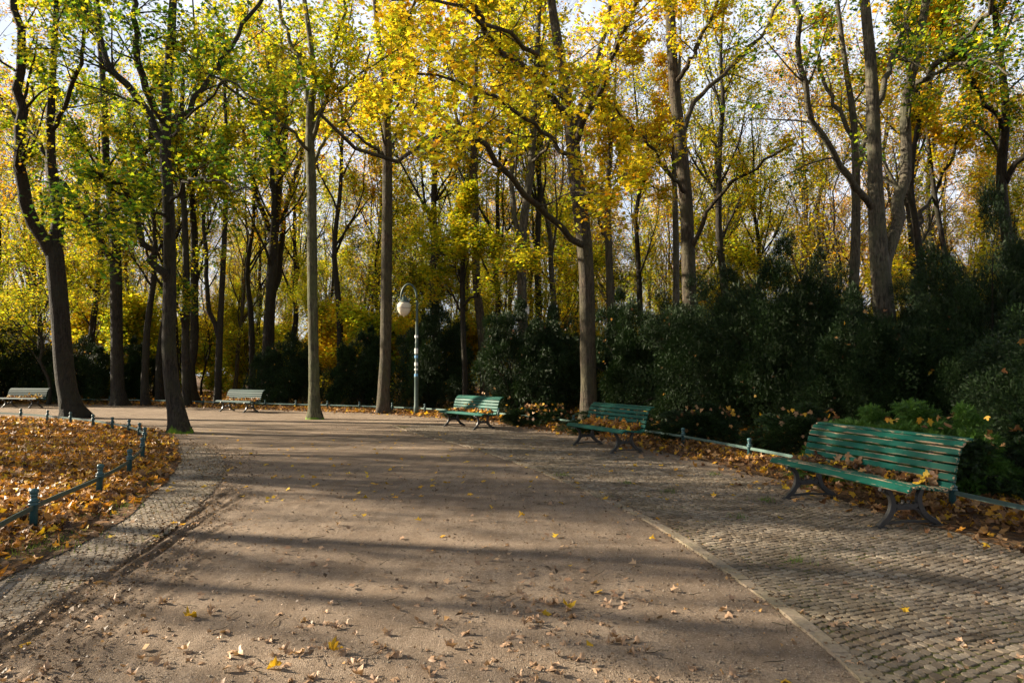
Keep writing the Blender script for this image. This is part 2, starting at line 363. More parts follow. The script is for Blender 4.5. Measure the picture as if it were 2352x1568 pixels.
# ------------------------------------------------------------------ the ground
rng = np.random.default_rng(7)
def vnoise(x, y, seed=0):
    """value noise, unit cells"""
    r_ = np.random.default_rng(seed).random((256, 256)); xi = np.floor(x).astype(int); yi = np.floor(y).astype(int)
    fx = x - xi; fy = y - yi; fx = fx * fx * (3 - 2 * fx); fy = fy * fy * (3 - 2 * fy)
    g = lambda i, j: r_[(xi + i) % 256, (yi + j) % 256]
    return (g(0, 0) * (1 - fx) + g(1, 0) * fx) * (1 - fy) + (g(0, 1) * (1 - fx) + g(1, 1) * fx) * fy
def inside(poly, x, y):
    c = np.zeros(x.shape, bool); n = len(poly)
    for i in range(n):
        x1, y1 = poly[i][:2]; x2, y2 = poly[(i + 1) % n][:2]
        c ^= ((y1 > y) != (y2 > y)) & (x < (x2 - x1) * (y - y1) / (y2 - y1 + 1e-12) + x1)
    return c
def dist_line(L, x, y):
    d = np.full(x.shape, 1e9)
    for a, b in zip(L[:-1], L[1:]):
        ax, ay = a[:2]; bx, by = b[:2]; t = np.clip(((x - ax) * (bx - ax) + (y - ay) * (by - ay)) / ((bx - ax) ** 2 + (by - ay) ** 2 + 1e-9), 0, 1)
        d = np.minimum(d, np.hypot(x - ax - t * (bx - ax), y - ay - t * (by - ay)))
    return d
g = mesh_from('ground', [(-900, -500, -.09), (900, -500, -.09), (900, 1500, -.09), (-900, 1500, -.09)], [([[0, 1, 2, 3]], 0)], [M_soil], False)
o = obj('ground', g); o['kind'] = 'structure'

# the wheel ruts on the left run from the near corner to the bend
ruts = [smooth_line([G(-120, 1560), G(60, 1440), G(200, 1352), G(330, 1265), G(430, 1190), G(520, 1130)], 30),
        smooth_line([G(-60, 1560), G(110, 1432), G(240, 1345), G(360, 1268), G(470, 1190), G(560, 1135)], 30),
        smooth_line([G(60, 1568), G(190, 1440), G(320, 1340), G(430, 1260), G(520, 1200)], 30),
        smooth_line([G(140, 1568), G(260, 1440), G(380, 1350), G(480, 1270)], 30)]
xs = np.concatenate([np.arange(-60, -8, .5), np.arange(-8, -4.4, .06), np.arange(-4.4, -1.2, .016), np.arange(-1.2, 9, .05), np.arange(9, 22, .4)])
ys = np.concatenate([np.arange(-12, 2.4, .4), np.arange(2.4, 9.5, .03), np.arange(9.5, 18, .09), np.arange(18, 42, .4)])
X, Y = np.meshgrid(xs, ys)
Z = -.014 + .007 * (vnoise(X * 1.1, Y * .9, 1) - .5) + .006 * (vnoise(X * 5, Y * 5, 2) - .5) + .005 * (vnoise(X * 17, Y * 17, 3) - .5)
CH = np.zeros(X.shape)
near = (X < 1.5) & (X > -6) & (Y < 11) & (Y > 2); d = dist_line(smooth_line(np.array([G(u, v) for u, v in [(-560, 1900), (-200, 1600), (-40, 1478), (70, 1405), (180, 1345), (285, 1284), (382, 1222), (450, 1165), (500, 1110)]]), 24)[:, :2], X[near], Y[near])
Z[near] += np.exp(-(d / 1.3) ** 2) * (.007 * (vnoise(d * 17, Y[near] * .8, 41) - .5) + .004 * (vnoise(d * 42, Y[near] * 2.2, 42) - .5))
for i, L in enumerate(ruts):
    near = (X < 0) & (X > -6) & (Y < 11) & (Y > 2)
    d = np.full(X.shape, 1e9); d[near] = dist_line(L[:, :2], X[near], Y[near]) + .03 * (vnoise(X[near] * 9, Y[near] * 9, 9 + i) - .5) + .05 * (vnoise(X[near] * 2, Y[near] * 2, 19 + i) - .5)
    CH = np.maximum(CH, (.95 if i < 2 else .55) * np.exp(-(d / .085) ** 2) * (.35 + .65 * vnoise(X * 7, Y * 7, 60 + i)))
    dep = (.019 if i < 2 else .009) * (.25 + 1.1 * vnoise(X * 1.5 + 5 * i, Y * 2.6, 80 + i))
    Z -= dep * np.exp(-(d / .030) ** 2); Z += dep * .75 * np.exp(-((d - .075) / .032) ** 2)
idx = np.arange(X.size).reshape(X.shape)
q = np.stack([idx[:-1, :-1], idx[:-1, 1:], idx[1:, 1:], idx[1:, :-1]], -1).reshape(-1, 4)
o = obj('gravel_path', mesh_from('gravel_path', np.stack([X.ravel(), Y.ravel(), Z.ravel()], -1), [(q, 0)], [M_gravel], True, {'churn': CH.ravel()})); o['kind'] = 'structure'

def sheet(name, poly, z, mat):
    import bmesh
    bm = bmesh.new(); vs = [bm.verts.new((p[0], p[1], z)) for p in poly]; f = bm.faces.new(vs)
    if f.normal.z < 0: f.normal_flip()
    bmesh.ops.triangulate(bm, faces=[f]); me = bpy.data.meshes.new(name); bm.to_mesh(me); bm.free()
    for p_ in me.polygons:
        pass
    me.materials.append(mat); o = obj(name, me); o['kind'] = 'structure'; return o
# fence line on the far and right side, from beside the near bench round to the far left
FR = [(2480, 1250), (2188, 1176), (1935, 1107), (1722, 1058), (1569, 1026), (1440, 1003), (1318, 986), (1233, 973), (1145, 964), (1055, 957), (976, 951), (901, 947), (826, 944), (752, 941.5), (680, 939.5), (609, 937.5), (538, 935), (467, 932.5), (397, 930), (328, 928.5), (251, 927), (175, 926), (100, 925.3), (20, 925), (-70, 925), (-170, 925)]
FRg = np.array([G(*p) for p in FR])
def offset(L, d):
    L = np.asarray(L)[:, :2]; T = np.gradient(L, axis=0); T /= np.linalg.norm(T, axis=1, keepdims=True)
    return L + d * np.stack([T[:, 1], -T[:, 0]], 1)          # to the right of travel
e0 = offset(FRg, .75); e1 = offset(FRg, -.75)
PATH_EDGE = e0 if e0[3][0] < e1[3][0] else e1
edge_s = smooth_line(np.hstack([PATH_EDGE, np.zeros((len(PATH_EDGE), 1))]), 140)
edge_s[:, :2] += .18 * np.stack([vnoise(edge_s[:, 1] * 1.3, edge_s[:, 0] * 1.3, 21) - .5, vnoise(edge_s[:, 0] * 1.2, edge_s[:, 1] * 1.5, 22) - .5], 1)
bed_far = [tuple(p[:2]) for p in edge_s] + [(-200, 30), (-200, 300), (200, 300), (200, -30), (8.6, -30), (7.4, 0), (6.9, 3.0)]
sheet('border_soil', bed_far, .006, M_soil)
KERB = smooth_line([G(u, v) for u, v in [(905, 977), (975, 1000), (1080, 1025), (1210, 1069), (1300, 1104), (1390, 1144), (1500, 1198), (1600, 1259), (1700, 1325), (1800, 1395), (1880, 1458), (2010, 1568), (2240, 1800)]], 90)
pv = [tuple(p[:2]) for p in KERB] + [(3.2, -4), (11, -4), (10, 2.5)] + [tuple(p[:2]) for p in smooth_line([G(u, v) for u, v in [(2900, 1400), (2352, 1262), (2150, 1200), (1900, 1145), (1650, 1085), (1450, 1040), (1250, 1000), (1120, 984), (1000, 976)]], 60)]
sheet('mosaic_pavement', pv, -.004, M_joint)
def setts(name, poly, rot, pitch, mat, x0, x1, y0, y1, seed, z0):
    rl = np.random.default_rng(seed); cr, sr = math.cos(rot), math.sin(rot); A0, A1, B0, B1 = [], [], [], []
    cx, cy = (x0 + x1) / 2, (y0 + y1) / 2; R_ = math.hypot(x1 - x0, y1 - y0) / 2 + .5; b = -R_
    while b < R_:
        h = pitch * rl.uniform(.88, 1.12); a = -R_ + rl.uniform(0, pitch); n = int(2 * R_ / pitch); L = pitch * rl.uniform(.75, 1.4, n); e = a + np.cumsum(L)
        A0.append(e - L); A1.append(e); B0.append(np.full(n, b)); B1.append(np.full(n, b + h)); b += h
    A0, A1, B0, B1 = map(np.concatenate, (A0, A1, B0, B1)); n = len(A0); gp = .0022 + .0035 * rl.random((n, 4)); c = rl.uniform(.12, .3, (n, 4)) * pitch
    j = lambda: rl.normal(0, .10 * pitch, n)
    K = [(A0 + gp[:, 0], B0 + gp[:, 1]), (A1 - gp[:, 2], B0 + gp[:, 1]), (A1 - gp[:, 2], B1 - gp[:, 3]), (A0 + gp[:, 0], B1 - gp[:, 3])]
    K = [(a_ + j(), b_ + j()) for a_, b_ in K]; ring = []
    for i_ in range(4):
        p = np.stack(K[i_], -1); pr = np.stack(K[i_ - 1], -1); nx_ = np.stack(K[(i_ + 1) % 4], -1); ci = c[:, i_:i_ + 1]
        ring += [p + nrm(pr - p) * ci, p + nrm(nx_ - p) * ci]
    ring = np.stack(ring, 1); cen = ring.mean(1, keepdims=True)
    def place_(Q, z):
        a_, b_ = Q[..., 0], Q[..., 1]; b_ = b_ + .10 * np.sin(a_ * 1.1 + b_ * .5) + .03 * np.sin(a_ * 2.6 + b_ * 1.9); a_ = a_ + .04 * np.sin(b_ * 3.1)
        return np.stack([cx + a_ * cr - b_ * sr, cy + a_ * sr + b_ * cr, z], -1)
    zt = z0 + .003 + rl.normal(0, .0015, (n, 1)); tx = rl.normal(0, .03, (n, 1)); ty = rl.normal(0, .03, (n, 1)); rel = (ring - cen)
    zz = zt + tx * rel[..., 0] + ty * rel[..., 1]
    Vt = place_(cen + rel * .90, zz); Vm = place_(ring, zz - .003); Vb = place_(ring, zz * 0 + z0 - .012)
    C0 = Vt.mean(1); k = inside(poly, C0[:, 0], C0[:, 1]) & (C0[:, 1] > y0) & (C0[:, 1] < y1) & (C0[:, 0] > x0) & (C0[:, 0] < x1)
    V = np.stack([Vb, Vm, Vt], 1)[k]; m = len(V); idx = np.arange(m * 24).reshape(m, 3, 8)
    f = np.stack([idx[:, :-1], np.roll(idx[:, :-1], -1, 2), np.roll(idx[:, 1:], -1, 2), idx[:, 1:]], -1).reshape(-1, 4)
    o = obj(name, mesh_from(name, V.reshape(-1, 3), [(f, 0), (idx[:, 2], 0)], [mat], False)); o['kind'] = 'structure'; print('setts', m)
setts('pavement_stones', pv, .52, .064, M_stone, -3, 9, .8, 27, 5, .0)
# the kerb: flat stones end to end, slightly proud
mb = MB(); KL = KERB[:, :2]; seg = np.linalg.norm(np.diff(KL, axis=0), axis=1); cum = np.concatenate([[0], np.cumsum(seg)])
s = 0; rr = random.Random(3)
while s < cum[-1] - 1:
    L = rr.uniform(.4, .75); a = np.array([np.interp(s, cum, KL[:, k]) for k in (0, 1)]); b = np.array([np.interp(s + L - .006, cum, KL[:, k]) for k in (0, 1)])
    t = (b - a) / np.linalg.norm(b - a); nn = np.array([t[1], -t[0]]); z = .005 + rr.uniform(-.003, .003); wv = .045
    c = [np.append(a - nn * wv, z), np.append(a + nn * wv, z), np.append(b + nn * wv, z), np.append(b - nn * wv, z)]
    V = c + [p - np.array([0, 0, .06]) for p in c]
    mb.add(V, np.array([[0, 1, 2, 3], [0, 4, 5, 1], [1, 5, 6, 2], [2, 6, 7, 3], [3, 7, 4, 0]])); s += L
o = obj('kerb', mb.mesh('kerb', M_kerb, False)); o['kind'] = 'structure'
# left: leaf-covered lawn island and the strip of setts round it
BED = [G(u, v) for u, v in [(-500, 1640), (-160, 1430), (0, 1335), (150, 1262), (235, 1217), (300, 1182), (370, 1120), (404, 1078), (414, 1038), (400, 1005), (375, 988), (300, 976), (200, 968), (90, 961), (-40, 957), (-300, 955)]]
BEDs = smooth_line(BED, 110); BEDs[:, 0] += .12 * (vnoise(BEDs[:, 0] * 2, BEDs[:, 1] * 2, 31) - .5)
bedpoly = [tuple(p[:2]) for p in BEDs] + [(-60, 24.5), (-60, -12), (-6, -12)]
STRIP = smooth_line([G(u, v) for u, v in [(-560, 1900), (-200, 1600), (-40, 1478), (70, 1405), (180, 1345), (285, 1284), (382, 1222), (450, 1165), (500, 1110), (514, 1070), (502, 1042), (470, 1026), (425, 1018)]], 70)
strip_poly = [tuple(p[:2]) for p in STRIP] + [tuple(G(400, 1040)[:2]), tuple(G(380, 1060)[:2]), tuple(G(300, 1140)[:2]), tuple(G(120, 1250)[:2]), tuple(G(-100, 1370)[:2]), tuple(G(-600, 1600)[:2])]
sheet('path_edging', strip_poly, -.006, M_joint_left)
setts('path_edging_stones', strip_poly, -1.0, .062, M_stone_left, -9, -1.5, .8, 15, 6, -.006)
sheet('lawn_soil', bedpoly, .006, M_soil)

# ------------------------------------------------------------------ leaves
RH = [(0, 0), (.40, -.06), (.27, .12), (.50, .26), (.63, .50), (.33, .46), (.25, .56), (.26, .76), (0, 1.0)]
LEAF_A = np.array(RH + [(-x, y) for x, y in RH[-2:0:-1]])                    # 16 points
LH = [(0, 0), (.40, .02), (.27, .26), (.58, .52), (.22, .56), (0, 1.0)]
LEAF_B = np.array(LH + [(-x, y) for x, y in LH[-2:0:-1]])                    # 10 points
LEAF_C = np.array([(0, 0), (.36, .42), (0, 1.0), (-.36, .42)])
def rotmats(nv, az, rngl):
    """frames with normal nv and random in-plane turn"""
    nv = nrm(nv); ref = np.stack([np.cos(az), np.sin(az), np.zeros_like(az)], -1)
    x = nrm(ref - (ref * nv).sum(-1, keepdims=True) * nv); y = np.cross(nv, x)
    return x, y, nv
def leaves(mb, pos, nv, size, kind='B', curl=.3, rngl=None, mat=0, az=None, fan=False):
    rngl = rngl or rng; n = len(pos)
    sh = {'A': LEAF_A, 'B': LEAF_B, 'C': LEAF_C}[kind]; K = len(sh)
    az = rngl.uniform(0, 2 * math.pi, n) if az is None else az
    x, y, z = rotmats(nv, az, rngl)
    cu = rngl.normal(0, curl, (n, 1)) + .15; cv = rngl.normal(0, curl, (n, 1))
    sx = np.broadcast_to(sh[:, 0][None], (n, K)).copy(); sy = np.broadcast_to(sh[:, 1][None], (n, K)).copy()
    if kind != 'C':
        sx = sx * rngl.uniform(.8, 1.15, (n, K)); sy = sy + rngl.normal(0, .03, (n, K))
    h = cu * np.abs(sx) * 1.2 + cv * (sy - .4) ** 2 * 1.4
    if kind == 'A': h = h + rngl.normal(0, abs(curl) * .22, (n, K))
    s_ = np.asarray(size).reshape(-1, 1) * np.ones((n, 1))
    V = pos[:, None, :] + (sx * s_)[..., None] * x[:, None] + ((sy - .35) * s_)[..., None] * y[:, None] + (h * s_)[..., None] * z[:, None]
    if fan:
        c = pos[:, None, :] + (.0 * s_)[..., None] * y[:, None]
        V = np.concatenate([V, c], 1); idx = np.arange(n * (K + 1)).reshape(n, K + 1)
        tri = np.stack([np.stack([idx[:, i], idx[:, (i + 1) % K], idx[:, K]], -1) for i in range(K)], 1).reshape(-1, 3)
        mb.add(V.reshape(-1, 3), tri, mat)
    else:
        mb.add(V.reshape(-1, 3), np.arange(n * K).reshape(n, K), mat)
def up_normals(n, spread, rngl):
    v = rngl.normal(0, spread, (n, 3)); v[:, 2] = 1; return v
def stuff(name, mb, mats, label, cat):
    return tag(obj(name, mb.mesh(name, mats)), label, cat, kind='stuff')

# leaf carpet of the left island
def scatter(n, x0, x1, y0, y1, rngl): return rngl.uniform(x0, x1, n), rngl.uniform(y0, y1, n)
mb = MB(); r1 = np.random.default_rng(11)
for (n, y0, y1, kind, s0, s1) in ((17000, 2.5, 9, 'A', .05, .115), (42000, 8, 16, 'B', .06, .125), (30000, 15.5, 26, 'B', .08, .14)):
    x, y = scatter(n, -26 if y0 > 8 else -14, -3, y0, y1, r1)
    k = inside(bedpoly, x, y) & (x > -.8 * y - 3)
    x, y = x[k], y[k]; de = dist_line(BEDs[:, :2], x, y)
    k = r1.random(len(x)) < np.clip((de - .02) / .8, .10, 1); x, y, de = x[k], y[k], de[k]
    z = .015 + r1.random(len(x)) * .05 * np.clip(de / .8, .3, 1) + .05 * vnoise(x * 1.5, y * 1.5, 4) * np.clip(de / 1.5, 0, 1)
    pp = np.stack([x, y, z], -1); kk = r1.random(len(x)) < .45
    for k2, m2 in ((kk, 0), (~kk, 1)): leaves(mb, pp[k2], up_normals(k2.sum(), .55, r1), r1.uniform(s0, s1, k2.sum()), kind, .4, r1, m2, fan=(kind == 'A'))
stuff('leaf_carpet', mb, [M_litter_bright, M_litter], 'thick carpet of orange and brown maple leaves inside the curved low railing', 'fallen leaves')
# drift of leaves along the right and far railing
mb = MB(); r2 = np.random.default_rng(12)
FRs = smooth_line(FRg, 400)[:, :2]
def along(n, lo, hi, off_m, off_s, rngl):
    i = rngl.integers(lo, hi, n); p = FRs[i] + rngl.normal(0, .15, (n, 2)); T = np.gradient(FRs, axis=0)[i]; T /= np.linalg.norm(T, axis=1, keepdims=True)
    nn = np.stack([T[:, 1], -T[:, 0]], 1); sgn = 1 if (PATH_EDGE is e0) else -1
    off = rngl.normal(off_m, off_s, n); return p + sgn * off[:, None] * nn, off
for n, om, os_ in ((8500, -.05, .30), (15000, -.9, .6), (1200, .75, .25)):
    p, off = along(n, 0, 400, om, os_, r2); dist = p[:, 1]
    for kind, k in (('A', dist < 13), ('B', dist >= 13)):
        if not k.any(): continue
        q_, o_ = p[k], off[k]
        z = .015 + r2.random(len(q_)) * .13 * np.exp(-((o_ - .05) / .45) ** 2)
        leaves(mb, np.stack([q_[:, 0], q_[:, 1], z], -1), up_normals(len(q_), .7, r2), r2.uniform(.05, .11, len(q_)), kind, .35, r2, 0, fan=(kind == 'A'))
stuff('leaf_drift', mb, [M_litter], 'drift of brown and yellow leaves under the low railing along the hedge', 'fallen leaves')
# forest floor further back
mb = MB(); r3 = np.random.default_rng(13); x, y = scatter(30000, -45, 40, 14, 60, r3); k = inside(bed_far, x, y); x, y = x[k], y[k]
leaves(mb, np.stack([x, y, .02 + .06 * r3.random(len(x))], -1), up_normals(len(x), .4, r3), r3.uniform(.14, .26, len(x)), 'C', .2, r3)
stuff('forest_floor_leaves', mb, [M_litter_bright], 'scattered orange leaf litter on the floor of the wood', 'fallen leaves')

# leaves lying one by one on the path: the largest as individuals, the rest together
leafmeshes = []
for mname, mat in (('brown', M_litter_pale), ('gold', M_litter_gold)):
    for i in range(5):
        rl = np.random.default_rng(100 + i + (50 if mname == 'gold' else 0)); mb = MB()
        leaves(mb, np.zeros((1, 3)), np.array([[0, 0, 1.]]), 1.0, 'A', .6, rl, 0, az=np.zeros(1), fan=True)
        tube(mb, [(0, 0.0, 0), (-.35, .02, .05), (-.62, .06, .12)], [.012, .010, .012], 4)
        leafmeshes.append((mname, mb.mesh('fallen_leaf_' + mname, mat)))
r4 = np.random.default_rng(14); cand = []
while len(cand) < 950:
    u = r4.uniform(-60, 2420); v = 985 + (1600 - 985) * r4.random() ** 1.15
    p = G(u, v)
    if inside(bedpoly, np.array([p[0]]), np.array([p[1]]))[0] or inside(bed_far, np.array([p[0]]), np.array([p[1]]))[0]: continue
    cl = math.exp(-((u - 1240) / 190) ** 2 - ((v - 1390) / 85) ** 2) + .7 * math.exp(-((u - 820) / 160) ** 2 - ((v - 1500) / 70) ** 2) + .5 * math.exp(-((u - 1250) / 150) ** 2 - ((v - 1530) / 40) ** 2)
    dens = .16 + .6 * cl if v > 1150 else .6
    if u > 1500 and v > 1150: dens *= .45
    if r4.random() > dens: continue
    cand.append((p, u, v))
cand.sort(key=lambda c: c[0][1]); mb = MB(); n_ind = 0; lm = []
sidep = lambda p: 'gravel' if not inside(pv, np.array([p[0]]), np.array([p[1]]))[0] else 'sett'
for k, (p, u, v) in enumerate(cand):
    gold = r4.random() < (.03 if v > 1250 else .3 if v > 1120 else .72); sz = r4.uniform(.025, .065) if not gold else r4.uniform(.045, .085)
    if v > 1590: continue
    if n_ind < 290:
        _, me = leafmeshes[int(r4.integers(0, 5)) + (5 if gold else 0)]
        o = obj('fallen_leaf', me, None, (p[0], p[1], (-.008 if sidep(p) == 'gravel' else .010) + .13 * sz)); o.scale = (sz,) * 3
        o.rotation_euler = (r4.normal(0, .28) + (math.pi if r4.random() < .3 else 0), r4.normal(0, .28), r4.uniform(0, 6.3)); n_ind += 1
        where = 'gravel path' if sidep(p) == 'gravel' else 'stone setts'
        lab = ('golden yellow maple leaf lying alone on the ' if gold else 'curled pale brown maple leaf lying dry on the ') + where
        tag(o, lab, 'fallen leaf', ('yellow' if gold else 'brown') + ' maple leaves lying on the ' + where)
    else: lm.append((p, sz, gold))
for gflag in (True, False):
    L = [l for l in lm if l[2] == gflag]
    leaves(mb, np.array([l[0] + [0, 0, .004] for l in L]), up_normals(len(L), .3, r4), np.array([l[1] for l in L]), 'B', .3, r4, 0 if gflag else 1)
stuff('scattered_path_leaves', mb, [M_litter_gold, M_litter_pale], 'small yellow and brown leaves strewn over the far part of the path', 'fallen leaves')
# crumbs of leaf and soil debris on the path edges
mb = MB(); r5 = np.random.default_rng(15); n = 16000
i = r5.integers(0, len(STRIP), n // 2); pA = STRIP[i][:, :2] + r5.normal(0, .30, (n // 2, 2))
pB = np.array([ruts[k][j][:2] for k, j in zip(r5.integers(0, 4, n // 12), r5.integers(0, 30, n // 12))]) + r5.normal(0, .10, (n // 12, 2))
i = r5.integers(0, 110, n // 4); pC = BEDs[i][:, :2] + r5.normal(0, .22, (n // 4, 2))
i = r5.integers(0, 400, n // 3); pD, _ = along(n // 3, 0, 400, 1.0, .5, r5)
x, y = scatter(7000, -4, 6, 2.4, 11, r5); i = r5.integers(0, len(KERB), 3000); pE = KERB[i][:, :2] + r5.normal(0, .07, (3000, 2))
pp = np.vstack([pA, pB, pC, pD, pE, np.stack([x, y], -1)])
leaves(mb, np.column_stack([pp, .0 + .008 * r5.random(len(pp))]), up_normals(len(pp), .5, r5), r5.gamma(2, .006, len(pp)) + .006, 'C', .3, r5)
stuff('leaf_crumbs', mb, [M_crumb], 'small crumbs of broken leaf strewn along the edges of the path', 'leaf debris')

# loose stones and twigs on the gravel
mb = MB(); r8 = np.random.default_rng(18); n = 26000; y = 2.6 + 6.5 * r8.random(n) ** 1.4; x = r8.uniform(-.8, .62, n) * y
kx = np.interp(y, KERB[::-1, 1], KERB[::-1, 0]); k = (x < kx - .05) & (r8.random(n) < .12 + .88 * np.exp(-((kx - x) / 1.3) ** 2) + .35 * (y < 3.8)) & ~inside(strip_poly, x, y) & ~inside(bedpoly, x, y)
x, y = x[k], y[k]; n = len(x); sz = r8.gamma(3, .0011, n) + .0015
OCT = np.array([(1, 0, 0), (0, 1, 0), (-1, 0, 0), (0, -1, 0), (0, 0, .8), (0, 0, -.8)]); V = (OCT[None] * r8.uniform(.6, 1.3, (n, 6, 1))) * sz[:, None, None] + np.stack([x, y, -.012 + sz * .4], -1)[:, None]
F8 = np.array([(0, 1, 4), (1, 2, 4), (2, 3, 4), (3, 0, 4), (1, 0, 5), (2, 1, 5), (3, 2, 5), (0, 3, 5)]); mb.add(V.reshape(-1, 3), (F8[None] + 6 * np.arange(n)[:, None, None]).reshape(-1, 3))
stuff('loose_grit', mb, [M_stone_left], 'loose grit and tiny stones lying on the gravel path', 'grit')
mb = MB(); n = 150; y = 2.7 + 6 * r8.random(n) ** 1.3; x = r8.uniform(-.75, .7, n) * y; az = r8.uniform(0, 3.14, n); L = r8.uniform(.04, .17, n)
tt = np.linspace(-.5, .5, 4); Pt = np.stack([x[:, None] + np.cos(az)[:, None] * L[:, None] * tt + r8.normal(0, .004, (n, 4)), y[:, None] + np.sin(az)[:, None] * L[:, None] * tt + r8.normal(0, .004, (n, 4)), np.full((n, 4), -.006) + r8.uniform(0, .012, (n, 4))], -1)
tubes(mb, Pt, np.full((n, 4), .0022), 4); stuff('fallen_twigs', mb, [M_bark], 'thin broken twigs lying about on the path', 'twigs')

# grass tufts
mb = MB(); r6 = np.random.default_rng(16); pts = []
for u, v, n, s_ in [(262, 1165, 160, .14), (225, 1185, 90, .15), (318, 1112, 100, .15), (95, 1262, 150, .16), (12, 1262, 150, .2), (150, 1235, 90, .15), (700, 985, 0, .1),
                    (1440, 1110, 60, .05), (1290, 1092, 60, .05), (1760, 1150, 60, .06), (1830, 1290, 40, .05), (2070, 1160, 90, .08), (1540, 1130, 50, .06), (1640, 1090, 50, .06), (1700, 1190, 40, .05), (2160, 1175, 70, .07), (1860, 1120, 50, .06)]:
    c = G(u, v)[:2]; pts.append(c + r6.normal(0, s_, (n, 2)))
pts = np.vstack(pts); n = len(pts); hgt = r6.uniform(.025, .07, n); az = r6.uniform(0, 6.28, n); wd = .003
b0 = np.column_stack([pts, np.zeros(n)]); t_ = np.column_stack([np.cos(az), np.sin(az), np.zeros(n)]); tip = b0 + np.column_stack([r6.normal(0, .02, (n, 2)), hgt])
V = np.stack([b0 - t_ * wd, b0 + t_ * wd, tip], 1).reshape(-1, 3); mb.add(V, np.arange(3 * n).reshape(n, 3))
stuff('grass', mb, [M_grass], 'tufts of short grass at the railing and between the setts', 'grass')

# ------------------------------------------------------------------ trees
def spawn(rngl, PB, RB, LB, m, t0, t1, ang, lf, n2, wander, trop, rf, taper=.35, flat=0.0):
    B, n, _ = PB.shape
    t = rngl.uniform(t0, t1, (B, m)); bi = np.repeat(np.arange(B), m); t = t.ravel()
    f = t * (n - 1); i = np.minimum(f.astype(int), n - 2); fr = (f - i)[:, None]
    st = PB[bi, i] * (1 - fr) + PB[bi, i + 1] * fr; tan = nrm(PB[bi, i + 1] - PB[bi, i]); rad = RB[bi, i] * (1 - fr[:, 0]) + RB[bi, i + 1] * fr[:, 0]
    rv = rngl.normal(0, 1, st.shape); rv[:, 2] *= (1 - flat); per = nrm(rv - (rv * tan).sum(-1, keepdims=True) * tan)
    a = rngl.normal(ang, ang * .25, len(t))[:, None]
    d = nrm(np.cos(a) * tan + np.sin(a) * per)
    L = LB[bi] * lf * rngl.uniform(.6, 1.2, len(t)) * (1.15 - .6 * t)
    pts = [st]; step = (L / (n2 - 1))[:, None]
    for k in range(n2 - 1):
        d = nrm(d + rngl.normal(0, wander, d.shape) + np.array([0, 0, trop])); pts.append(pts[-1] + d * step)
    PC = np.stack(pts, 1); r0 = np.minimum(rad * rf, rad * .95)
    RC = r0[:, None] * np.linspace(1, taper, n2)[None]
    return PC, RC, L
def foliage(mb, rngl, TW, per, size, kind, mat, spread=.5, off=.10, curl=.25, prob=None):
    B, n, _ = TW.shape; m = B * per; bi = np.repeat(np.arange(B), per); f = rngl.uniform(.15, 1, m) * (n - 1); i = np.minimum(f.astype(int), n - 2); fr = (f - i)[:, None]
    p = TW[bi, i] * (1 - fr) + TW[bi, i + 1] * fr + rngl.normal(0, off, (m, 3))
    if prob is not None:
        k = rngl.random(m) < prob(p); p = p[k]
    leaves(mb, p, up_normals(len(p), spread, rngl), size * rngl.uniform(.65, 1.25, len(p)), kind, curl, rngl, mat)
def wood_mat_mesh(mb, levels, sides):
    for (Pp, Rr, L), s_ in zip(levels, sides): tubes(mb, Pp, Rr, s_)
def trunk_flare(Pt, Rt, mb, sides=14, seed=0, flare=1.0):
    """bole with root flare and irregular section"""
    rl = np.random.default_rng(seed); n = len(Pt); h = Pt[:, 2]
    tmp = MB(); tubes(tmp, Pt[None], Rt[None], sides); V = tmp.V[0].reshape(n, sides, 3)
    a = np.arange(sides) * 2 * math.pi / sides; ph = rl.uniform(0, 6.28, 3)
    lob = 1 + .32 * flare * np.exp(-np.maximum(h, 0) / .22)[:, None] * (1 + .8 * np.cos(3 * a + ph[0]) + .5 * np.cos(5 * a + ph[1]))[None] + .03 * np.cos(2 * a + ph[2])[None] + .025 * rl.normal(0, 1, (n, sides))
    V = Pt[:, None] + (V - Pt[:, None]) * lob[..., None]
    mb.add(V.reshape(-1, 3), tmp.F[0][0])

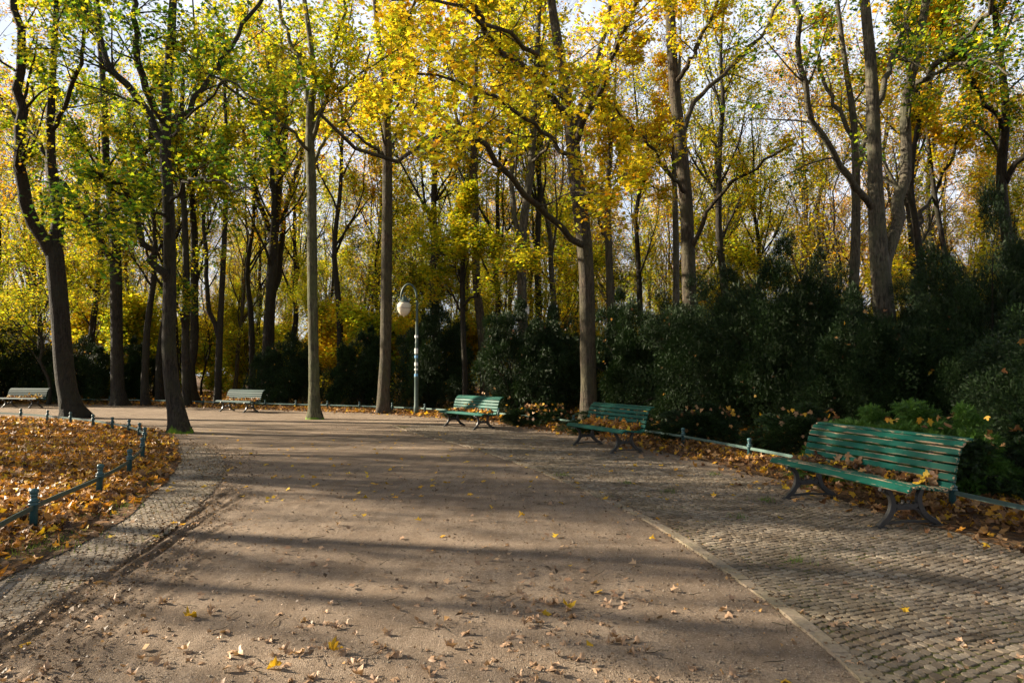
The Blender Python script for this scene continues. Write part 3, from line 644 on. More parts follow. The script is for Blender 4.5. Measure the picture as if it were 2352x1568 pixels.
def build_tree(name, label, group, base, trunk_pts, trunk_rad, limbs, bark, leafm, rngseed, dens=1.0, lsize=.15, kind='B', twig=1.0, leaf2=None, frac2=.0, auto_from=.45, flare=1.0, minz=0, nlimb=6, limb_leaf=1.0, leafspread=.5):
    """trunk and limbs as world polylines; returns the thing. limbs: (points, r0, r1, depth of foliage)"""
    rl = np.random.default_rng(rngseed); base = np.array(base, float); t = thing(name, label, 'tree', tuple(base), 0, group)
    n = 40; TP = smooth_line(np.column_stack([np.array(trunk_pts) - base, trunk_rad]), n); TR = TP[:, 3]; TP = TP[:, :3]
    mb = MB(); trunk_flare(TP, TR, mb, 14, rngseed, flare)
    Ls = []
    for pts, r0, r1 in limbs:
        q = smooth_line(np.array(pts) - base, 16); q[1:-1] += rl.normal(0, .05, (14, 3)); rr_ = np.linspace(r0, r1, 16) ** 1
        tubes(mb, q[None], rr_[None], 8); Ls.append((q, rr_))
    L1P = [q for q, r_ in Ls]; L1R = [r_ for q, r_ in Ls]; L1L = [np.linalg.norm(np.diff(q, axis=0), axis=1).sum() for q in L1P]
    # automatic limbs from the upper bole
    up = TP[int(n * auto_from):]; upr = TR[int(n * auto_from):]
    up16 = smooth_line(np.column_stack([up, upr]), 16); H = np.linalg.norm(up[-1] - up[0])
    aP, aR, aL = spawn(rl, up16[None, :, :3], up16[None, :, 3], np.array([H]), nlimb, .05, 1, .65, .42, 16, .10, .05, .32)
    tubes(mb, aP, aR, 6)
    A = np.concatenate([np.array(L1P).reshape(-1, 16, 3), aP]); AR = np.concatenate([np.array(L1R).reshape(-1, 16), aR]); AL = np.concatenate([np.array(L1L), aL])
    AL = np.minimum(AL, 7)
    m2 = int(10 * twig)
    b2 = spawn(rl, A, AR, AL, m2, .22, 1, .75, .36, 7, .13, .035, .36, .3, .3)
    tubes(mb, b2[0], b2[1], 5)
    obj('trunk', mb.mesh('trunk', bark), t)
    cb = MB()
    b3 = spawn(rl, b2[0], b2[1], b2[2], 5, .2, 1, .75, .5, 5, .16, .02, .55, .3, .4)
    tubes(cb, b3[0], np.maximum(b3[1], .004), 3, 0)
    b4 = spawn(rl, b3[0], b3[1], b3[2], 4, .2, 1, .7, .6, 4, .18, .0, .6, .4, .5)
    tubes(cb, b4[0], np.maximum(b4[1], .0032), 3, 0)
    per = max(1, int(round(7 * dens)))
    mats = [bark, leafm] + ([leaf2] if leaf2 else [])
    pr = (lambda p: np.clip((p[:, 2] - minz) / 1.5, 0, 1)) if minz else None
    if leaf2:
        k = rl.random(len(b4[0])) < frac2
        foliage(cb, rl, b4[0][k], per, lsize * .76, kind, 2, leafspread, .14, prob=pr); foliage(cb, rl, b4[0][~k], per, lsize * .76, kind, 1, leafspread, .14, prob=pr)
    else: foliage(cb, rl, b4[0], per, lsize * .76, kind, 1, leafspread, .12, prob=pr)
    obj('crown', cb.mesh('crown', mats), t)
    return t

def px(Y, wv): return wv / F * Y / 2          # pixel width to radius
def main_tree(label, Y, trunk, limbs, bark, leafm, seed, name='maple_tree', group=None, top=None, dbase=None, **kw):
    """trunk: [(u, v, width px)] ; limbs: [([(u, v, dY)...], w0, w1)] in picture pixels at distance Y"""
    b = P(trunk[0][0], trunk[0][1], Y); base = (b[0], Y, 0.0)
    tp = [np.array([b[0], Y, -.15])] if b[2] > .25 else []
    tr = [px(Y, trunk[0][2] * .86)] if tp else []
    for k, q in enumerate(trunk):
        q = (q[0], q[1], q[2] * .86) + tuple(q[3:])
        p = P(q[0], q[1], Y + (q[3] if len(q) > 3 else 0)); tp.append(p); tr.append(px(Y, q[2]))
    if not (b[2] > .25): tp[0][2] = -.12
    if top:
        e = tp[-1]; d = nrm(tp[-1] - tp[-2]); d = nrm(d + np.array([0, 0, .6])); hh = top - e[2]
        if hh > .5:
            tp.append(e + d * hh * .5); tr.append(tr[-1] * .6); tp.append(e + d * hh); tr.append(tr[-1] * .25)
    lb = []
    for pts, w0, w1 in limbs:
        lb.append(([P(u, v, Y + dY) for u, v, dY in pts], px(Y, w0), px(Y, w1)))
    return build_tree(name, label, group, base, tp, tr, lb, bark, leafm, seed, **kw)

# --- the trees that stand on or beside the path, each traced from its own trunk
main_tree('dark forked maple rooted on the path behind the curved railing, leftmost large trunk', 24.2,
    [(172, 958, 62), (160, 920, 50), (148, 850, 46), (136, 700, 43), (127, 600, 42), (124, 560, 38), (135, 500, 28), (120, 400, 24), (115, 300, 22), (120, 180, 18), (128, 40, 14)],
    [([(122, 590, 0), (88, 530, -.5), (60, 470, -1), (46, 350, -1.5), (52, 220, -1.5), (40, 60, -2), (30, -60, -2)], 30, 12),
     ([(118, 420, 0), (90, 330, 1), (20, 250, 1.5), (-30, 170, 2)], 12, 6),
     ([(118, 300, 0), (160, 210, -1), (190, 110, -2), (195, 0, -2.5)], 12, 6)],
    M_bark_dark, M_lime, 1, top=19, dens=.8, leaf2=M_yellow, frac2=.4, lsize=.16, auto_from=.62)
main_tree('dark trunk standing on the far side of the path between two thicker left trees', 34,
    [(276, 934, 46), (270, 880, 34), (268, 750, 31), (266, 620, 30), (262, 500, 24), (245, 400, 20), (240, 250, 18), (232, 130, 15), (218, 0, 12)],
    [([(262, 610, 0), (225, 540, -1), (170, 460, -2), (120, 380, -2), (60, 300, -3)], 14, 6),
     ([(262, 500, 0), (310, 420, -1), (345, 330, -2), (350, 240, -2)], 12, 6)],
    M_bark_dark, M_green, 2, top=20, dens=.8, leaf2=M_lime, frac2=.5, lsize=.2, auto_from=.5)
main_tree('leaning dark maple with a bright mossy foot at the corner of the curved railing', 18,
    [(418, 990, 54), (405, 940, 46), (396, 890, 40), (388, 800, 37), (390, 650, 34), (388, 500, 31), (380, 350, 29), (385, 200, 25), (395, 50, 22), (402, -80, 18)],
    [([(386, 650, 0), (350, 590, -.4), (318, 530, -.8), (300, 460, -1), (270, 420, -1.6), (215, 395, -2.2)], 19, 7),
     ([(376, 330, 0), (320, 230, .3), (265, 160, .6), (235, 110, .8), (225, 0, 1), (222, -90, 1)], 19, 10),
     ([(379, 285, 0), (345, 220, -.6), (322, 165, -1), (310, 100, -1.2), (305, 0, -1.5), (300, -80, -1.8)], 18, 10),
     ([(386, 290, 0), (440, 240, .4), (490, 160, .6), (540, 90, .8), (600, 0, 1), (640, -60, 1.2)], 14, 8),
     ([(390, 470, 0), (430, 415, -1.5), (500, 420, -2.6), (580, 440, -3.6)], 8, 3),
     ([(385, 500, 0), (320, 470, -1.8), (250, 500, -3), (200, 520, -4)], 8, 3),
     ([(384, 320, 0), (430, 270, -2), (520, 190, -3), (600, 230, -4)], 7, 3)],
    M_bark_moss, M_green, 3, top=15, dens=.75, leaf2=M_lime, frac2=.45, lsize=.15, auto_from=.75)
main_tree('slender green-grey maple with a mossy foot growing out of the path in the centre', 23.6,
    [(724, 963, 36), (722, 920, 31), (721, 850, 28), (718, 700, 27), (717, 600, 27), (716, 450, 26), (712, 330, 25), (714, 240, 22), (722, 180, 17), (708, 60, 14), (690, -60, 12)],
    [([(713, 255, 0), (690, 160, .5), (655, 60, .8), (620, -60, 1)], 13, 7),
     ([(716, 350, 0), (650, 285, -1.5), (580, 235, -3), (500, 180, -4), (440, 140, -5)], 9, 4),
     ([(716, 330, 0), (745, 240, -.5), (765, 130, -1), (790, 0, -1.5)], 11, 6),
     ([(717, 380, 0), (760, 300, 1), (820, 230, 1.5), (850, 120, 2)], 9, 5)],
    M_bark_green, M_yellow, 4, top=18, dens=.8, leaf2=M_lime, frac2=.45, lsize=.16, auto_from=.5)
main_tree('straight grey-brown maple just behind the railing beside the street lamp', 27.0,
    [(880, 946, 36), (882, 880, 31), (886, 800, 29), (888, 600, 28), (890, 400, 26), (886, 250, 22), (878, 160, 15), (866, 60, 12), (855, -60, 10)],
    [([(888, 260, 0), (905, 190, -.8), (930, 100, -1.5), (955, 0, -2)], 12, 7),
     ([(889, 360, 0), (860, 340, -2), (800, 290, -3), (775, 200, -4)], 9, 4),
     ([(890, 330, 0), (940, 270, 2), (980, 180, 3), (1010, 60, 3)], 9, 5)],
    M_bark, M_gold, 5, top=19, dens=.7, leaf2=M_yellow, frac2=.75, lsize=.17, auto_from=.5)
main_tree('thin curved maple rising out of the yews between the lamp and the central bench', 31,
    [(1112, 860, 24), (1104, 740, 23), (1094, 640, 21), (1091, 450, 19), (1087, 300, 15), (1092, 200, 12), (1096, 60, 9)],
    [([(1090, 420, 0), (1060, 330, 1), (1040, 200, 2), (1030, 60, 2)], 9, 5)],
    M_bark, M_yellow, 6, top=19, dens=.8, lsize=.18, auto_from=.45)
main_tree('pale maple carrying a small nest box above the yews right of the central bench', 28.5,
    [(1202, 800, 26), (1200, 720, 26), (1198, 600, 25), (1204, 500, 23), (1220, 380, 20), (1228, 230, 17), (1236, 80, 13), (1240, -40, 10)],
    [([(1196, 560, 0), (1180, 470, .6), (1172, 330, 1), (1168, 180, 1), (1175, 20, 1)], 13, 7),
     ([(1222, 380, 0), (1260, 330, -1), (1290, 250, -1.5)], 8, 4)],
    M_bark_pale, M_lime, 7, top=19, dens=.7, leaf2=M_yellow, frac2=.55, lsize=.18, auto_from=.5)
main_tree('big yellow maple behind the second bench with a long low branch reaching over the path', 21.5,
    [(1353, 940, 46), (1352, 880, 43), (1350, 800, 42), (1347, 640, 41), (1340, 540, 42), (1326, 430, 40), (1316, 330, 37), (1306, 260, 34), (1292, 160, 28), (1275, 60, 25), (1262, -40, 20)],
    [([(1340, 565, 0), (1290, 522, -1.4), (1230, 472, -2.8), (1160, 400, -4.6), (1112, 332, -6), (1068, 305, -7), (1000, 320, -8), (940, 350, -9), (880, 356, -9.6), (800, 320, -10.2), (735, 262, -10.6)], 16, 4),
     ([(1300, 262, 0), (1235, 190, -2), (1165, 130, -3.6), (1118, 82, -4.6), (1102, 30, -5.4), (1060, -10, -6), (960, -60, -7)], 19, 8),
     ([(1318, 300, 0), (1345, 215, .4), (1378, 120, .8), (1400, 0, 1), (1410, -80, 1)], 18, 9),
     ([(1322, 330, 0), (1350, 260, -1), (1400, 150, -2), (1440, 60, -3), (1490, -60, -4)], 17, 8),
     ([(1320, 380, 0), (1280, 330, -3), (1200, 270, -6), (1090, 200, -8), (960, 170, -9.5)], 12, 3),
     ([(1330, 470, 0), (1380, 440, -2), (1440, 400, -4)], 9, 3),
     ([(1300, 240, 0), (1220, 120, -5), (1080, 30, -8), (900, 0, -11)], 12, 3)],
    M_bark, M_gold, 8, top=19, dens=.65, leaf2=M_yellow, frac2=.72, lsize=.165, kind='B', auto_from=.62, twig=1.25)
main_tree('tall trunk with long ribs of bark rising from the yews right of the second bench', 24,
    [(1590, 760, 40), (1584, 690, 37), (1580, 560, 35), (1575, 450, 33), (1562, 320, 32), (1548, 190, 28), (1541, 60, 26), (1536, -40, 22)],
    [([(1590, 570, 0), (1625, 490, -1), (1680, 425, -2), (1755, 370, -3), (1830, 330, -3.5)], 11, 4),
     ([(1574, 445, 0), (1535, 395, -1), (1480, 320, -2), (1415, 250, -3)], 10, 4),
     ([(1566, 320, 0), (1600, 230, 1), (1680, 150, 2), (1760, 60, 2.5), (1830, -60, 3)], 13, 6),
     ([(1552, 200, 0), (1600, 110, -1), (1650, 0, -1.5)], 12, 6)],
    M_bark, M_gold, 9, top=21, dens=.55, leaf2=M_yellow, frac2=.7, lsize=.15, auto_from=.6, name='ash_tree')
main_tree('narrow grey trunk standing close behind the ribbed straight tree', 30,
    [(1553, 760, 18), (1553, 600, 17), (1551, 480, 15), (1548, 330, 12), (1560, 160, 9)], [],
    M_bark_pale, M_gold, 10, top=18, dens=.5, lsize=.17, name='ash_tree')
main_tree('twin stemmed maple with light patches on its bark above the near bench', 20,
    [(2034, 760, 52), (2028, 680, 50), (2020, 600, 47), (2014, 500, 42), (2010, 400, 36), (2005, 250, 33), (1998, 120, 28), (1984, -20, 24)],
    [([(2026, 650, 0), (2042, 580, .1), (2064, 500, .4), (2080, 380, .8), (2085, 250, 1), (2100, 150, 1.2), (2128, 0, 1.4), (2140, -70, 1.4)], 32, 18),
     ([(2004, 480, 0), (1965, 435, -.5), (1928, 385, -1), (1872, 290, -1.5), (1846, 180, -2), (1822, 0, -2.5), (1815, -80, -2.5)], 17, 9),
     ([(2088, 235, 1), (2132, 165, 0), (2195, 115, -1), (2250, 50, -2), (2290, -40, -3)], 16, 8),
     ([(2008, 260, 0), (2040, 160, 1), (2080, 60, 2), (2100, -60, 2)], 16, 9),
     ([(2090, 200, 1), (2180, 150, -2), (2260, 140, -4), (2330, 180, -5)], 9, 3)],
    M_bark_pale, M_green, 11, top=18, dens=.6, leaf2=M_lime, frac2=.35, lsize=.15, auto_from=.7)
main_tree('grey maple half hidden behind the twin stemmed tree above the near bench', 26,
    [(1956, 740, 30), (1962, 640, 27), (1966, 520, 24), (1966, 380, 21), (1960, 270, 18), (1942, 150, 14), (1925, 20, 12)],
    [([(1966, 330, 0), (1930, 260, 0), (1890, 180, .5), (1870, 60, 1)], 11, 6), ([(1966, 400, 0), (1990, 300, 1), (2000, 150, 1), (1990, 0, 1)], 12, 6)],
    M_bark_pale, M_lime, 12, top=18, dens=.6, leaf2=M_rust, frac2=.4, lsize=.16, auto_from=.6)
main_tree('slim curved tree leaning left over the dark yews right of the twin stemmed maple', 24,
    [(2184, 760, 14), (2172, 600, 13), (2152, 480, 12), (2136, 360, 10), (2128, 250, 8), (2135, 120, 7)], [],
    M_bark_dark, M_gold, 13, top=15, dens=.9, lsize=.15, twig=.9)
main_tree('dark crooked tree between the twin stemmed maple and the right yew', 23,
    [(2120, 780, 22), (2118, 640, 20), (2104, 520, 17), (2092, 420, 14), (2110, 280, 11), (2150, 140, 9)], [([(2104, 520, 0), (2150, 440, 1), (2200, 330, 1), (2230, 200, 1)], 10, 4)],
    M_bark_dark, M_gold, 14, top=16, dens=.8, leaf2=M_lime, frac2=.5, lsize=.15)
main_tree('green and gold leaved oak filling the upper right corner behind the right yew', 22,
    [(2330, 800, 34), (2320, 600, 30), (2300, 420, 26), (2310, 250, 20), (2290, 80, 16)],
    [([(2310, 420, 0), (2380, 300, -1), (2430, 160, -2)], 14, 6), ([(2308, 300, 0), (2250, 220, -1), (2210, 120, -2)], 12, 5)],
    M_bark_dark, M_green, 15, top=16, dens=1.4, leaf2=M_gold, frac2=.4, lsize=.14, name='oak_tree', auto_from=.3, nlimb=9)
# second row left of centre
main_tree('dark double trunk behind the far bench with a wide fork of branches', 38,
    [(617, 850, 28), (620, 720, 27), (628, 560, 25), (640, 430, 20), (655, 300, 16), (650, 150, 12)], [([(622, 700, 0), (642, 600, 1), (655, 480, 1.5), (690, 360, 2), (700, 250, 2)], 18, 8), ([(628, 560, 0), (590, 450, 0), (560, 330, 0), (545, 200, 0)], 14, 6)],
    M_bark_dark, M_yellow, 16, top=21, dens=.9, leaf2=M_lime, frac2=.5, lsize=.2)
main_tree('slim dark forked trunk left of the far bench', 34,
    [(500, 905, 19), (504, 780, 17), (508, 700, 15), (513, 600, 14), (518, 480, 12), (520, 330, 10), (515, 180, 8)], [([(500, 770, 0), (482, 700, 0), (474, 600, 0), (465, 480, 0), (470, 350, 0)], 12, 6)],
    M_bark_dark, M_lime, 17, top=17, dens=1.0, leaf2=M_yellow, frac2=.45, lsize=.18)
main_tree('black looking trunk directly right of the mossy footed tree', 33,
    [(428, 915, 22), (426, 800, 20), (428, 650, 18), (424, 500, 15), (415, 350, 12), (420, 200, 10)], [([(427, 760, 0), (405, 700, -1), (385, 620, -1)], 9, 5)],
    M_bark_dark, M_green, 18, top=17, dens=.9, leaf2=M_yellow, frac2=.5, lsize=.18)
main_tree('young maple with layered yellow and lime leaves behind the street lamp', 29,
    [(1068, 860, 15), (1064, 760, 14), (1062, 640, 13), (1066, 520, 10), (1060, 440, 7)],
    [([(1064, 720, 0), (1030, 670, 0), (1000, 640, .5), (985, 630, .5)], 7, 2), ([(1064, 640, 0), (1025, 590, .5), (990, 560, 1), (960, 545, 1)], 7, 2),
     ([(1064, 700, 0), (1120, 650, -1.5), (1170, 620, -2.5), (1210, 600, -3)], 7, 2), ([(1063, 600, 0), (1110, 560, -1), (1160, 540, -2)], 6, 2), ([(1063, 560, 0), (1020, 520, 1), (980, 500, 2)], 6, 2)],
    M_bark_dark, M_yellow, 19, top=8.8, dens=1.05, leaf2=M_lime, frac2=.4, lsize=.15, auto_from=.4, leafspread=.28, twig=1.1)
main_tree('young beech with golden leaves standing right of the big yellow maple', 30,
    [(1408, 800, 22), (1402, 700, 21), (1398, 560, 20), (1396, 470, 17), (1400, 360, 12), (1410, 240, 9)],
    [([(1398, 470, 0), (1420, 430, -1), (1470, 415, -2), (1520, 440, -2.5)], 9, 3), ([(1398, 560, 0), (1370, 500, 1), (1350, 420, 1)], 8, 3)],
    M_bark, M_gold, 20, top=16, dens=1.0, leaf2=M_yellow, frac2=.5, lsize=.16, name='beech_tree')

# --- the wood behind: a few kinds, copied
def wood_tree(seed, H, r, leafm, leaf2, frac2, dens, lsize, bark, limbstart=.35, spread=.36, nl=13, kindname='forest_tree', sp2=.5):
    rl = np.random.default_rng(seed); t = thing(kindname, 'x', 'tree')
    k = 14; z = np.linspace(-.1, H, k); wv = np.cumsum(rl.normal(0, .12, (k, 2)), 0) + np.outer(np.linspace(0, 1, k), rl.normal(0, .6, 2)); wv -= wv[0]
    TP = np.column_stack([wv, z]); TR = r * (1 - .85 * np.linspace(0, 1, k) ** 1.1); TR[0] *= 1.25
    q = smooth_line(np.column_stack([TP, TR]), 22); mb = MB(); trunk_flare(q[:, :3], q[:, 3], mb, 9, seed, .6)
    b1 = spawn(rl, q[None, :, :3], q[None, :, 3], np.array([H]), nl, limbstart, .97, .6, spread, 9, .09, .06, .5, .25)
    tubes(mb, b1[0], b1[1], 5); cb = MB()
    b2 = spawn(rl, b1[0], b1[1], b1[2], 7, .2, 1, .65, .5, 6, .12, .05, .5, .3)
    tubes(mb, b2[0], b2[1], 4)
    b3 = spawn(rl, b2[0], b2[1], b2[2], 6, .15, 1, .6, .5, 5, .14, .03, .55, .4); tubes(cb, b3[0], np.maximum(b3[1], .006), 3)
    b4 = spawn(rl, b3[0], b3[1], b3[2], 3, .2, 1, .6, .6, 3, .15, .02, .6, .5); tubes(cb, b4[0], np.maximum(b4[1], .005), 3)
    per = max(1, int(round(dens * 3)))
    kk = rl.random(len(b4[0])) < frac2
    foliage(cb, rl, b4[0][~kk], per, lsize, 'C', 1, sp2, .2, prob=(lambda p: np.full(len(p), min(1, dens * 3 / per))))
    foliage(cb, rl, b4[0][kk], per, lsize, 'C', 2, sp2, .2, prob=(lambda p: np.full(len(p), min(1, dens * 3 / per))))
    obj('trunk', mb.mesh('trunk', bark), t); obj('crown', cb.mesh('crown', [bark, leafm, leaf2]), t)
    return t
protos = [
    ('tall tree with thin yellow foliage', wood_tree(201, 20, .23, M_yellow, M_lime, .4, 1.15, .16, M_bark_dark)),
    ('tall tree with lime and yellow foliage', wood_tree(202, 18, .22, M_lime, M_yellow, .5, 1.25, .16, M_bark_dark)),
    ('nearly bare tree with fine twigs', wood_tree(203, 22, .2, M_rust, M_gold, .4, .5, .15, M_bark_pale, .3, .34, 17)),
    ('tall tree with rust and golden foliage', wood_tree(204, 19, .2, M_gold, M_rust, .35, 1.1, .16, M_bark_dark, .3)),
    ('bare tree with upright grey branches', wood_tree(205, 21, .18, M_rust, M_yellow, .4, .5, .15, M_bark, .25, .38, 18)),
    ('low young tree with spreading yellow leaves', wood_tree(206, 8.5, .07, M_yellow, M_lime, .4, 1.4, .125, M_bark_dark, .12, .45, 15, 'young_tree', .3)),
    ('low young tree with spreading golden leaves', wood_tree(207, 9.5, .07, M_gold, M_yellow, .6, 1.4, .125, M_bark_dark, .12, .45, 15, 'young_tree', .3)),
    ('low young tree with spreading green leaves', wood_tree(208, 7.5, .06, M_lime, M_yellow, .35, 1.4, .125, M_bark_dark, .10, .5, 15, 'young_tree', .3)),
]
used = [False] * len(protos)
zones = [(-900, 'at the far left'), (380, 'behind the mossy maple'), (520, 'behind the far bench'), (700, 'behind the centre maple'), (860, 'left of the lamp'), (960, 'right of the lamp'), (1120, 'behind the central bench'), (1280, 'behind the yellow maple'), (1450, 'behind the second bench'), (1620, 'behind the ribbed trunk'), (1800, 'left of the twin stems'), (2000, 'behind the twin stems'), (2180, 'behind the right yew')]
def zone(u):
    z = zones[0][1]
    for a, b in zones:
        if u >= a: z = b
    return z
def place(k, u, Y, s_, tier):
    x = (u - 1176) / F * Y; desc, pr = protos[k]; rz = rgt.uniform(0, 6.28); sz = s_ * rgt.uniform(.9, 1.1)
    lab = desc + ', ' + tier + ' ' + zone(u); grp = ('young' if k >= 5 else 'tall') + ' trees of the wood ' + zone(u)
    if not used[k]:
        used[k] = True; pr.location = (x, Y, 0); pr.rotation_euler = (0, 0, rz); pr.scale = (s_, s_, sz); pr['label'] = lab; pr['group'] = grp
    else: dup(pr, (x, Y, 0), rz, (s_, s_, sz), lab, grp)
rgt = np.random.default_rng(77)
WOODTREES = []
for Y0, Y1, step, tier in ((34, 44, 88, 'in front'), (45, 60, 66, 'midway'), (62, 95, 50, 'deep in the wood'), (96, 140, 34, 'deep in the wood')):
    u = -60
    while u < 2780:
        Y = rgt.uniform(Y0, Y1); uu = u + rgt.normal(0, step * .35)
        if uu < 500: pk = [.25, .30, .05, .2, .2]
        elif uu < 1350: pk = [.28, .17, .2, .15, .2]
        else: pk = [.22, .14, .18, .28, .18]
        if Y0 > 60: pk = [.2, .14, .2, .26, .2]
        place(int(rgt.choice(5, p=pk)), uu, Y, rgt.uniform(.85, 1.12), tier); u += step * rgt.uniform(.75, 1.3)
protos += [('bushy yellow green shrub', wood_tree(209, 3.2, .03, M_lime, M_yellow, .45, 1.6, .15, M_bark_dark, .03, .5, 22, 'shrub', .5)),
           ('bushy golden shrub', wood_tree(210, 3.6, .03, M_yellow, M_gold, .45, 1.6, .15, M_bark_dark, .03, .5, 22, 'shrub', .5))]
used += [False, False]
for Y0, Y1, step in ((33, 42, 75), (45, 62, 60), (65, 100, 45)):
    u = -40
    while u < 2700:
        if u < 700 and Y0 < 45: u += 40; continue
        place(8 + int(rgt.random() < (.35 if u < 900 else .7)), u, rgt.uniform(Y0, Y1), rgt.uniform(.8, 1.3) * (1 if Y0 < 40 else 1.35), 'low in the wood'); u += rgt.uniform(.6, 1.5) * step
for x, Y, k in ((-23, 10.9, 3), (-22, 13.8, 1), (-26, 10.7, 4), (-30, 15.5, 1), (-36, 18.5, 0), (-26, 17.5, 3), (-24, 21, 1), (-34, 25, 0), (-42, 22, 3)):
    place(k, 1176 + x / Y * F, Y, 1.0 if k < 5 else .85, 'beyond the lawn')
for Y0, Y1 in ((56, 70), (75, 100), (105, 135)):
    u = -820
    while u < -60:
        place(int(rgt.choice([0, 1, 3, 4])), u, rgt.uniform(Y0, Y1), 1.0, 'deep in the wood'); u += rgt.uniform(60, 110)
def place_at(k, x, Y, where):
    desc, pr = protos[k]; dup(pr, (x, Y, 0), rgt.uniform(0, 6.28), (1, 1, 1), desc + ' ' + where, 'trees ' + where)
for x, Y, k in ((11, 4, 1), (14, 9, 3), (12, -2, 0), (17, 2, 1), (16, 14, 0), (20, 8, 3), (9, -7, 1), (3, -9, 0), (-5, -8, 3), (-12, -6, 1), (-19, -9, 0), (0, -16, 1), (10, -15, 3), (-10, -17, 1), (18, -10, 0), (24, 16, 1), (22, -2, 0), (-25, -16, 3), (-2, -4.5, 1), (7, -3.5, 3)):  # trees out of view, added to block sky light and bounce warm light
    place_at(k, x, Y, 'unseen beyond the right yew' if Y > 0 else 'unseen behind the viewer')
u = -50
while u < 2700:
    k = 5 + int(rgt.choice(3, p=[.4, .15, .45] if u < 1300 else [.4, .4, .2])); Y = rgt.uniform(42 if 350 < u < 700 else 34, 60)
    if not (900 < u < 1100 and Y < 33): place(k, u, Y, rgt.uniform(.8, 1.5), 'under taller ones')
    u += rgt.uniform(34, 76)

# ------------------------------------------------------------------ yews
def yew_mesh(seed, n_lobe=46, n_spray=6500, leafm=None, upright=1.0, spsize=.085):
    """unit yew: radius about 1, height 1, scaled afterwards; sprays in unit-free metres are made by caller's scale"""
    rl = np.random.default_rng(seed); cs = []
    nl = max(5, n_lobe // 9); la = np.arange(nl) * 6.283 / nl + rl.uniform(-.4, .4, nl); lr = rl.uniform(.25, .66, nl); lr[0] = .05; lh = rl.uniform(.74, .97, nl) * (1 - .3 * lr); lh[0] = .97
    for i in range(n_lobe):
        k = i % nl; f = ((i // nl) + rl.random()) / math.ceil(n_lobe / nl); z = lh[k] * (.03 + .97 * f); a = rl.uniform(0, 6.28); r_ = .42 * (1 - f) ** .45 * math.sqrt(rl.random()) + .01
        x = lr[k] * math.cos(la[k]) * (1 - .1 * f) + r_ * math.cos(a); y = lr[k] * math.sin(la[k]) + r_ * math.sin(a); cs.append((x, y, z, rl.uniform(.15, .24) * (1 - .5 * f)))
    cs = np.array(cs); i = rl.integers(0, n_lobe, n_spray); d = nrm(rl.normal(0, 1, (n_spray, 3))); d[:, 2] = np.abs(d[:, 2]) * np.where(rl.random(n_spray) < .75, 1, -1)
    p = cs[i, :3] + d * cs[i, 3:4] * rl.uniform(.45, 1.15, (n_spray, 1)) * np.array([1, 1, .85]); p[:, 2] = np.clip(p[:, 2], .005, None)
    out = nrm(p * np.array([1, 1, .3]) + d * .5 + rl.normal(0, .35, p.shape)); out[:, 2] += rl.normal(.15, .4, n_spray); out = nrm(out)
    return p, out
YEWS = {}
def yew_proto(kind, var):
    if (kind, var) in YEWS: return YEWS[kind, var]
    lob, n, sps, ups, ln = {'big': (130, 100000, .0135, .75, (3.0, 4.2)), 'small': (80, 60000, .019, .75, (2.3, 3.0)), 'hedge': (46, 14000, .042, .4, (1.3, 1.0))}[kind]
    rl = np.random.default_rng(900 + var + len(kind) * 10); p, out = yew_mesh(900 + var * 7 + len(kind), lob, n, upright=ups)
    p = p / np.array([np.percentile(np.abs(p[:, 0]), 98), np.percentile(np.abs(p[:, 1]), 98), np.percentile(p[:, 2], 99.0)])
    out = nrm(out * np.array([1, 1, .42])); m = len(p); L = rl.uniform(1.2, 3.4, m)[:, None] * sps; side = nrm(np.cross(out, nrm(rl.normal(0, 1, (m, 3)) + np.array([0, 0, 1.5])))); nn = np.cross(side, out)
    mb = MB(); Vs = []; K = 5
    for j in range(K):
        f = (j + .5) / K; b = p + out * L * f + np.array([0, 0, -.14]) * L * f * f
        for sg in (-1, 1):
            bl = L * (.40 - .24 * f); dirn = nrm(out * .8 + side * sg); tip = b + dirn * bl; ee = nrm(np.cross(dirn, nn)) * L * .05
            Vs.append(np.stack([b - ee, b + ee, tip], 1))
    bt = p + out * L * 1.05 + np.array([0, 0, -.14]) * L; ee = side * L * .05; Vs.append(np.stack([p - ee, p + ee, bt], 1))
    V = np.stack(Vs, 1).reshape(-1, 3); mb.add(V, np.arange(len(V)).reshape(-1, 3), 0); fm = mb.mesh('foliage', M_yew, False)
    wb = MB(); k = 20; b0 = np.zeros((k, 3)); b0[:, :2] = rl.normal(0, .07, (k, 2)); tip = p[rl.integers(0, m, k)] * .88
    tt = np.linspace(0, 1, 6)[None, :, None]; bb = b0[:, None] * (1 - tt) + tip[:, None] * tt + np.array([0, 0, .12]) * np.sin(tt * math.pi)
    tubes(wb, bb, np.linspace(.02, .005, 6)[None].repeat(k, 0), 5); wm_ = wb.mesh('stems', M_bark_dark)
    YEWS[kind, var] = (fm, wm_); return fm, wm_
def yew(label, u, wv, top, Y, seed, group='dark yews behind the railing', kind='big', name='yew_bush', depth=.8):
    rl = np.random.default_rng(seed); Hh = (CAMZ + (861 - top) / F * Y) * (1 if Y < 30 else .86); Wd = (1.12 if Y < 30 else .86) * wv / F * Y / 2; x = (u - 1176) / F * Y
    fm, wm_ = yew_proto(kind, seed % (3 if kind == 'big' else 2))
    t = thing(name, label, 'yew', (x, Y, 0), 0 if kind == 'hedge' else rl.uniform(0, 6.28), group)
    t.scale = (Wd, Wd * depth, Hh) if kind == 'hedge' else (Wd * rl.uniform(.92, 1.05), Wd * rl.uniform(.92, 1.05), Hh)
    f = obj('foliage', fm, t); obj('stems', wm_, t)
    if seed in (321, 331, 332):
        f.data = fm.copy(); f.data.materials[0] = M_fern
    return x, Y, Wd, Hh
YW = []
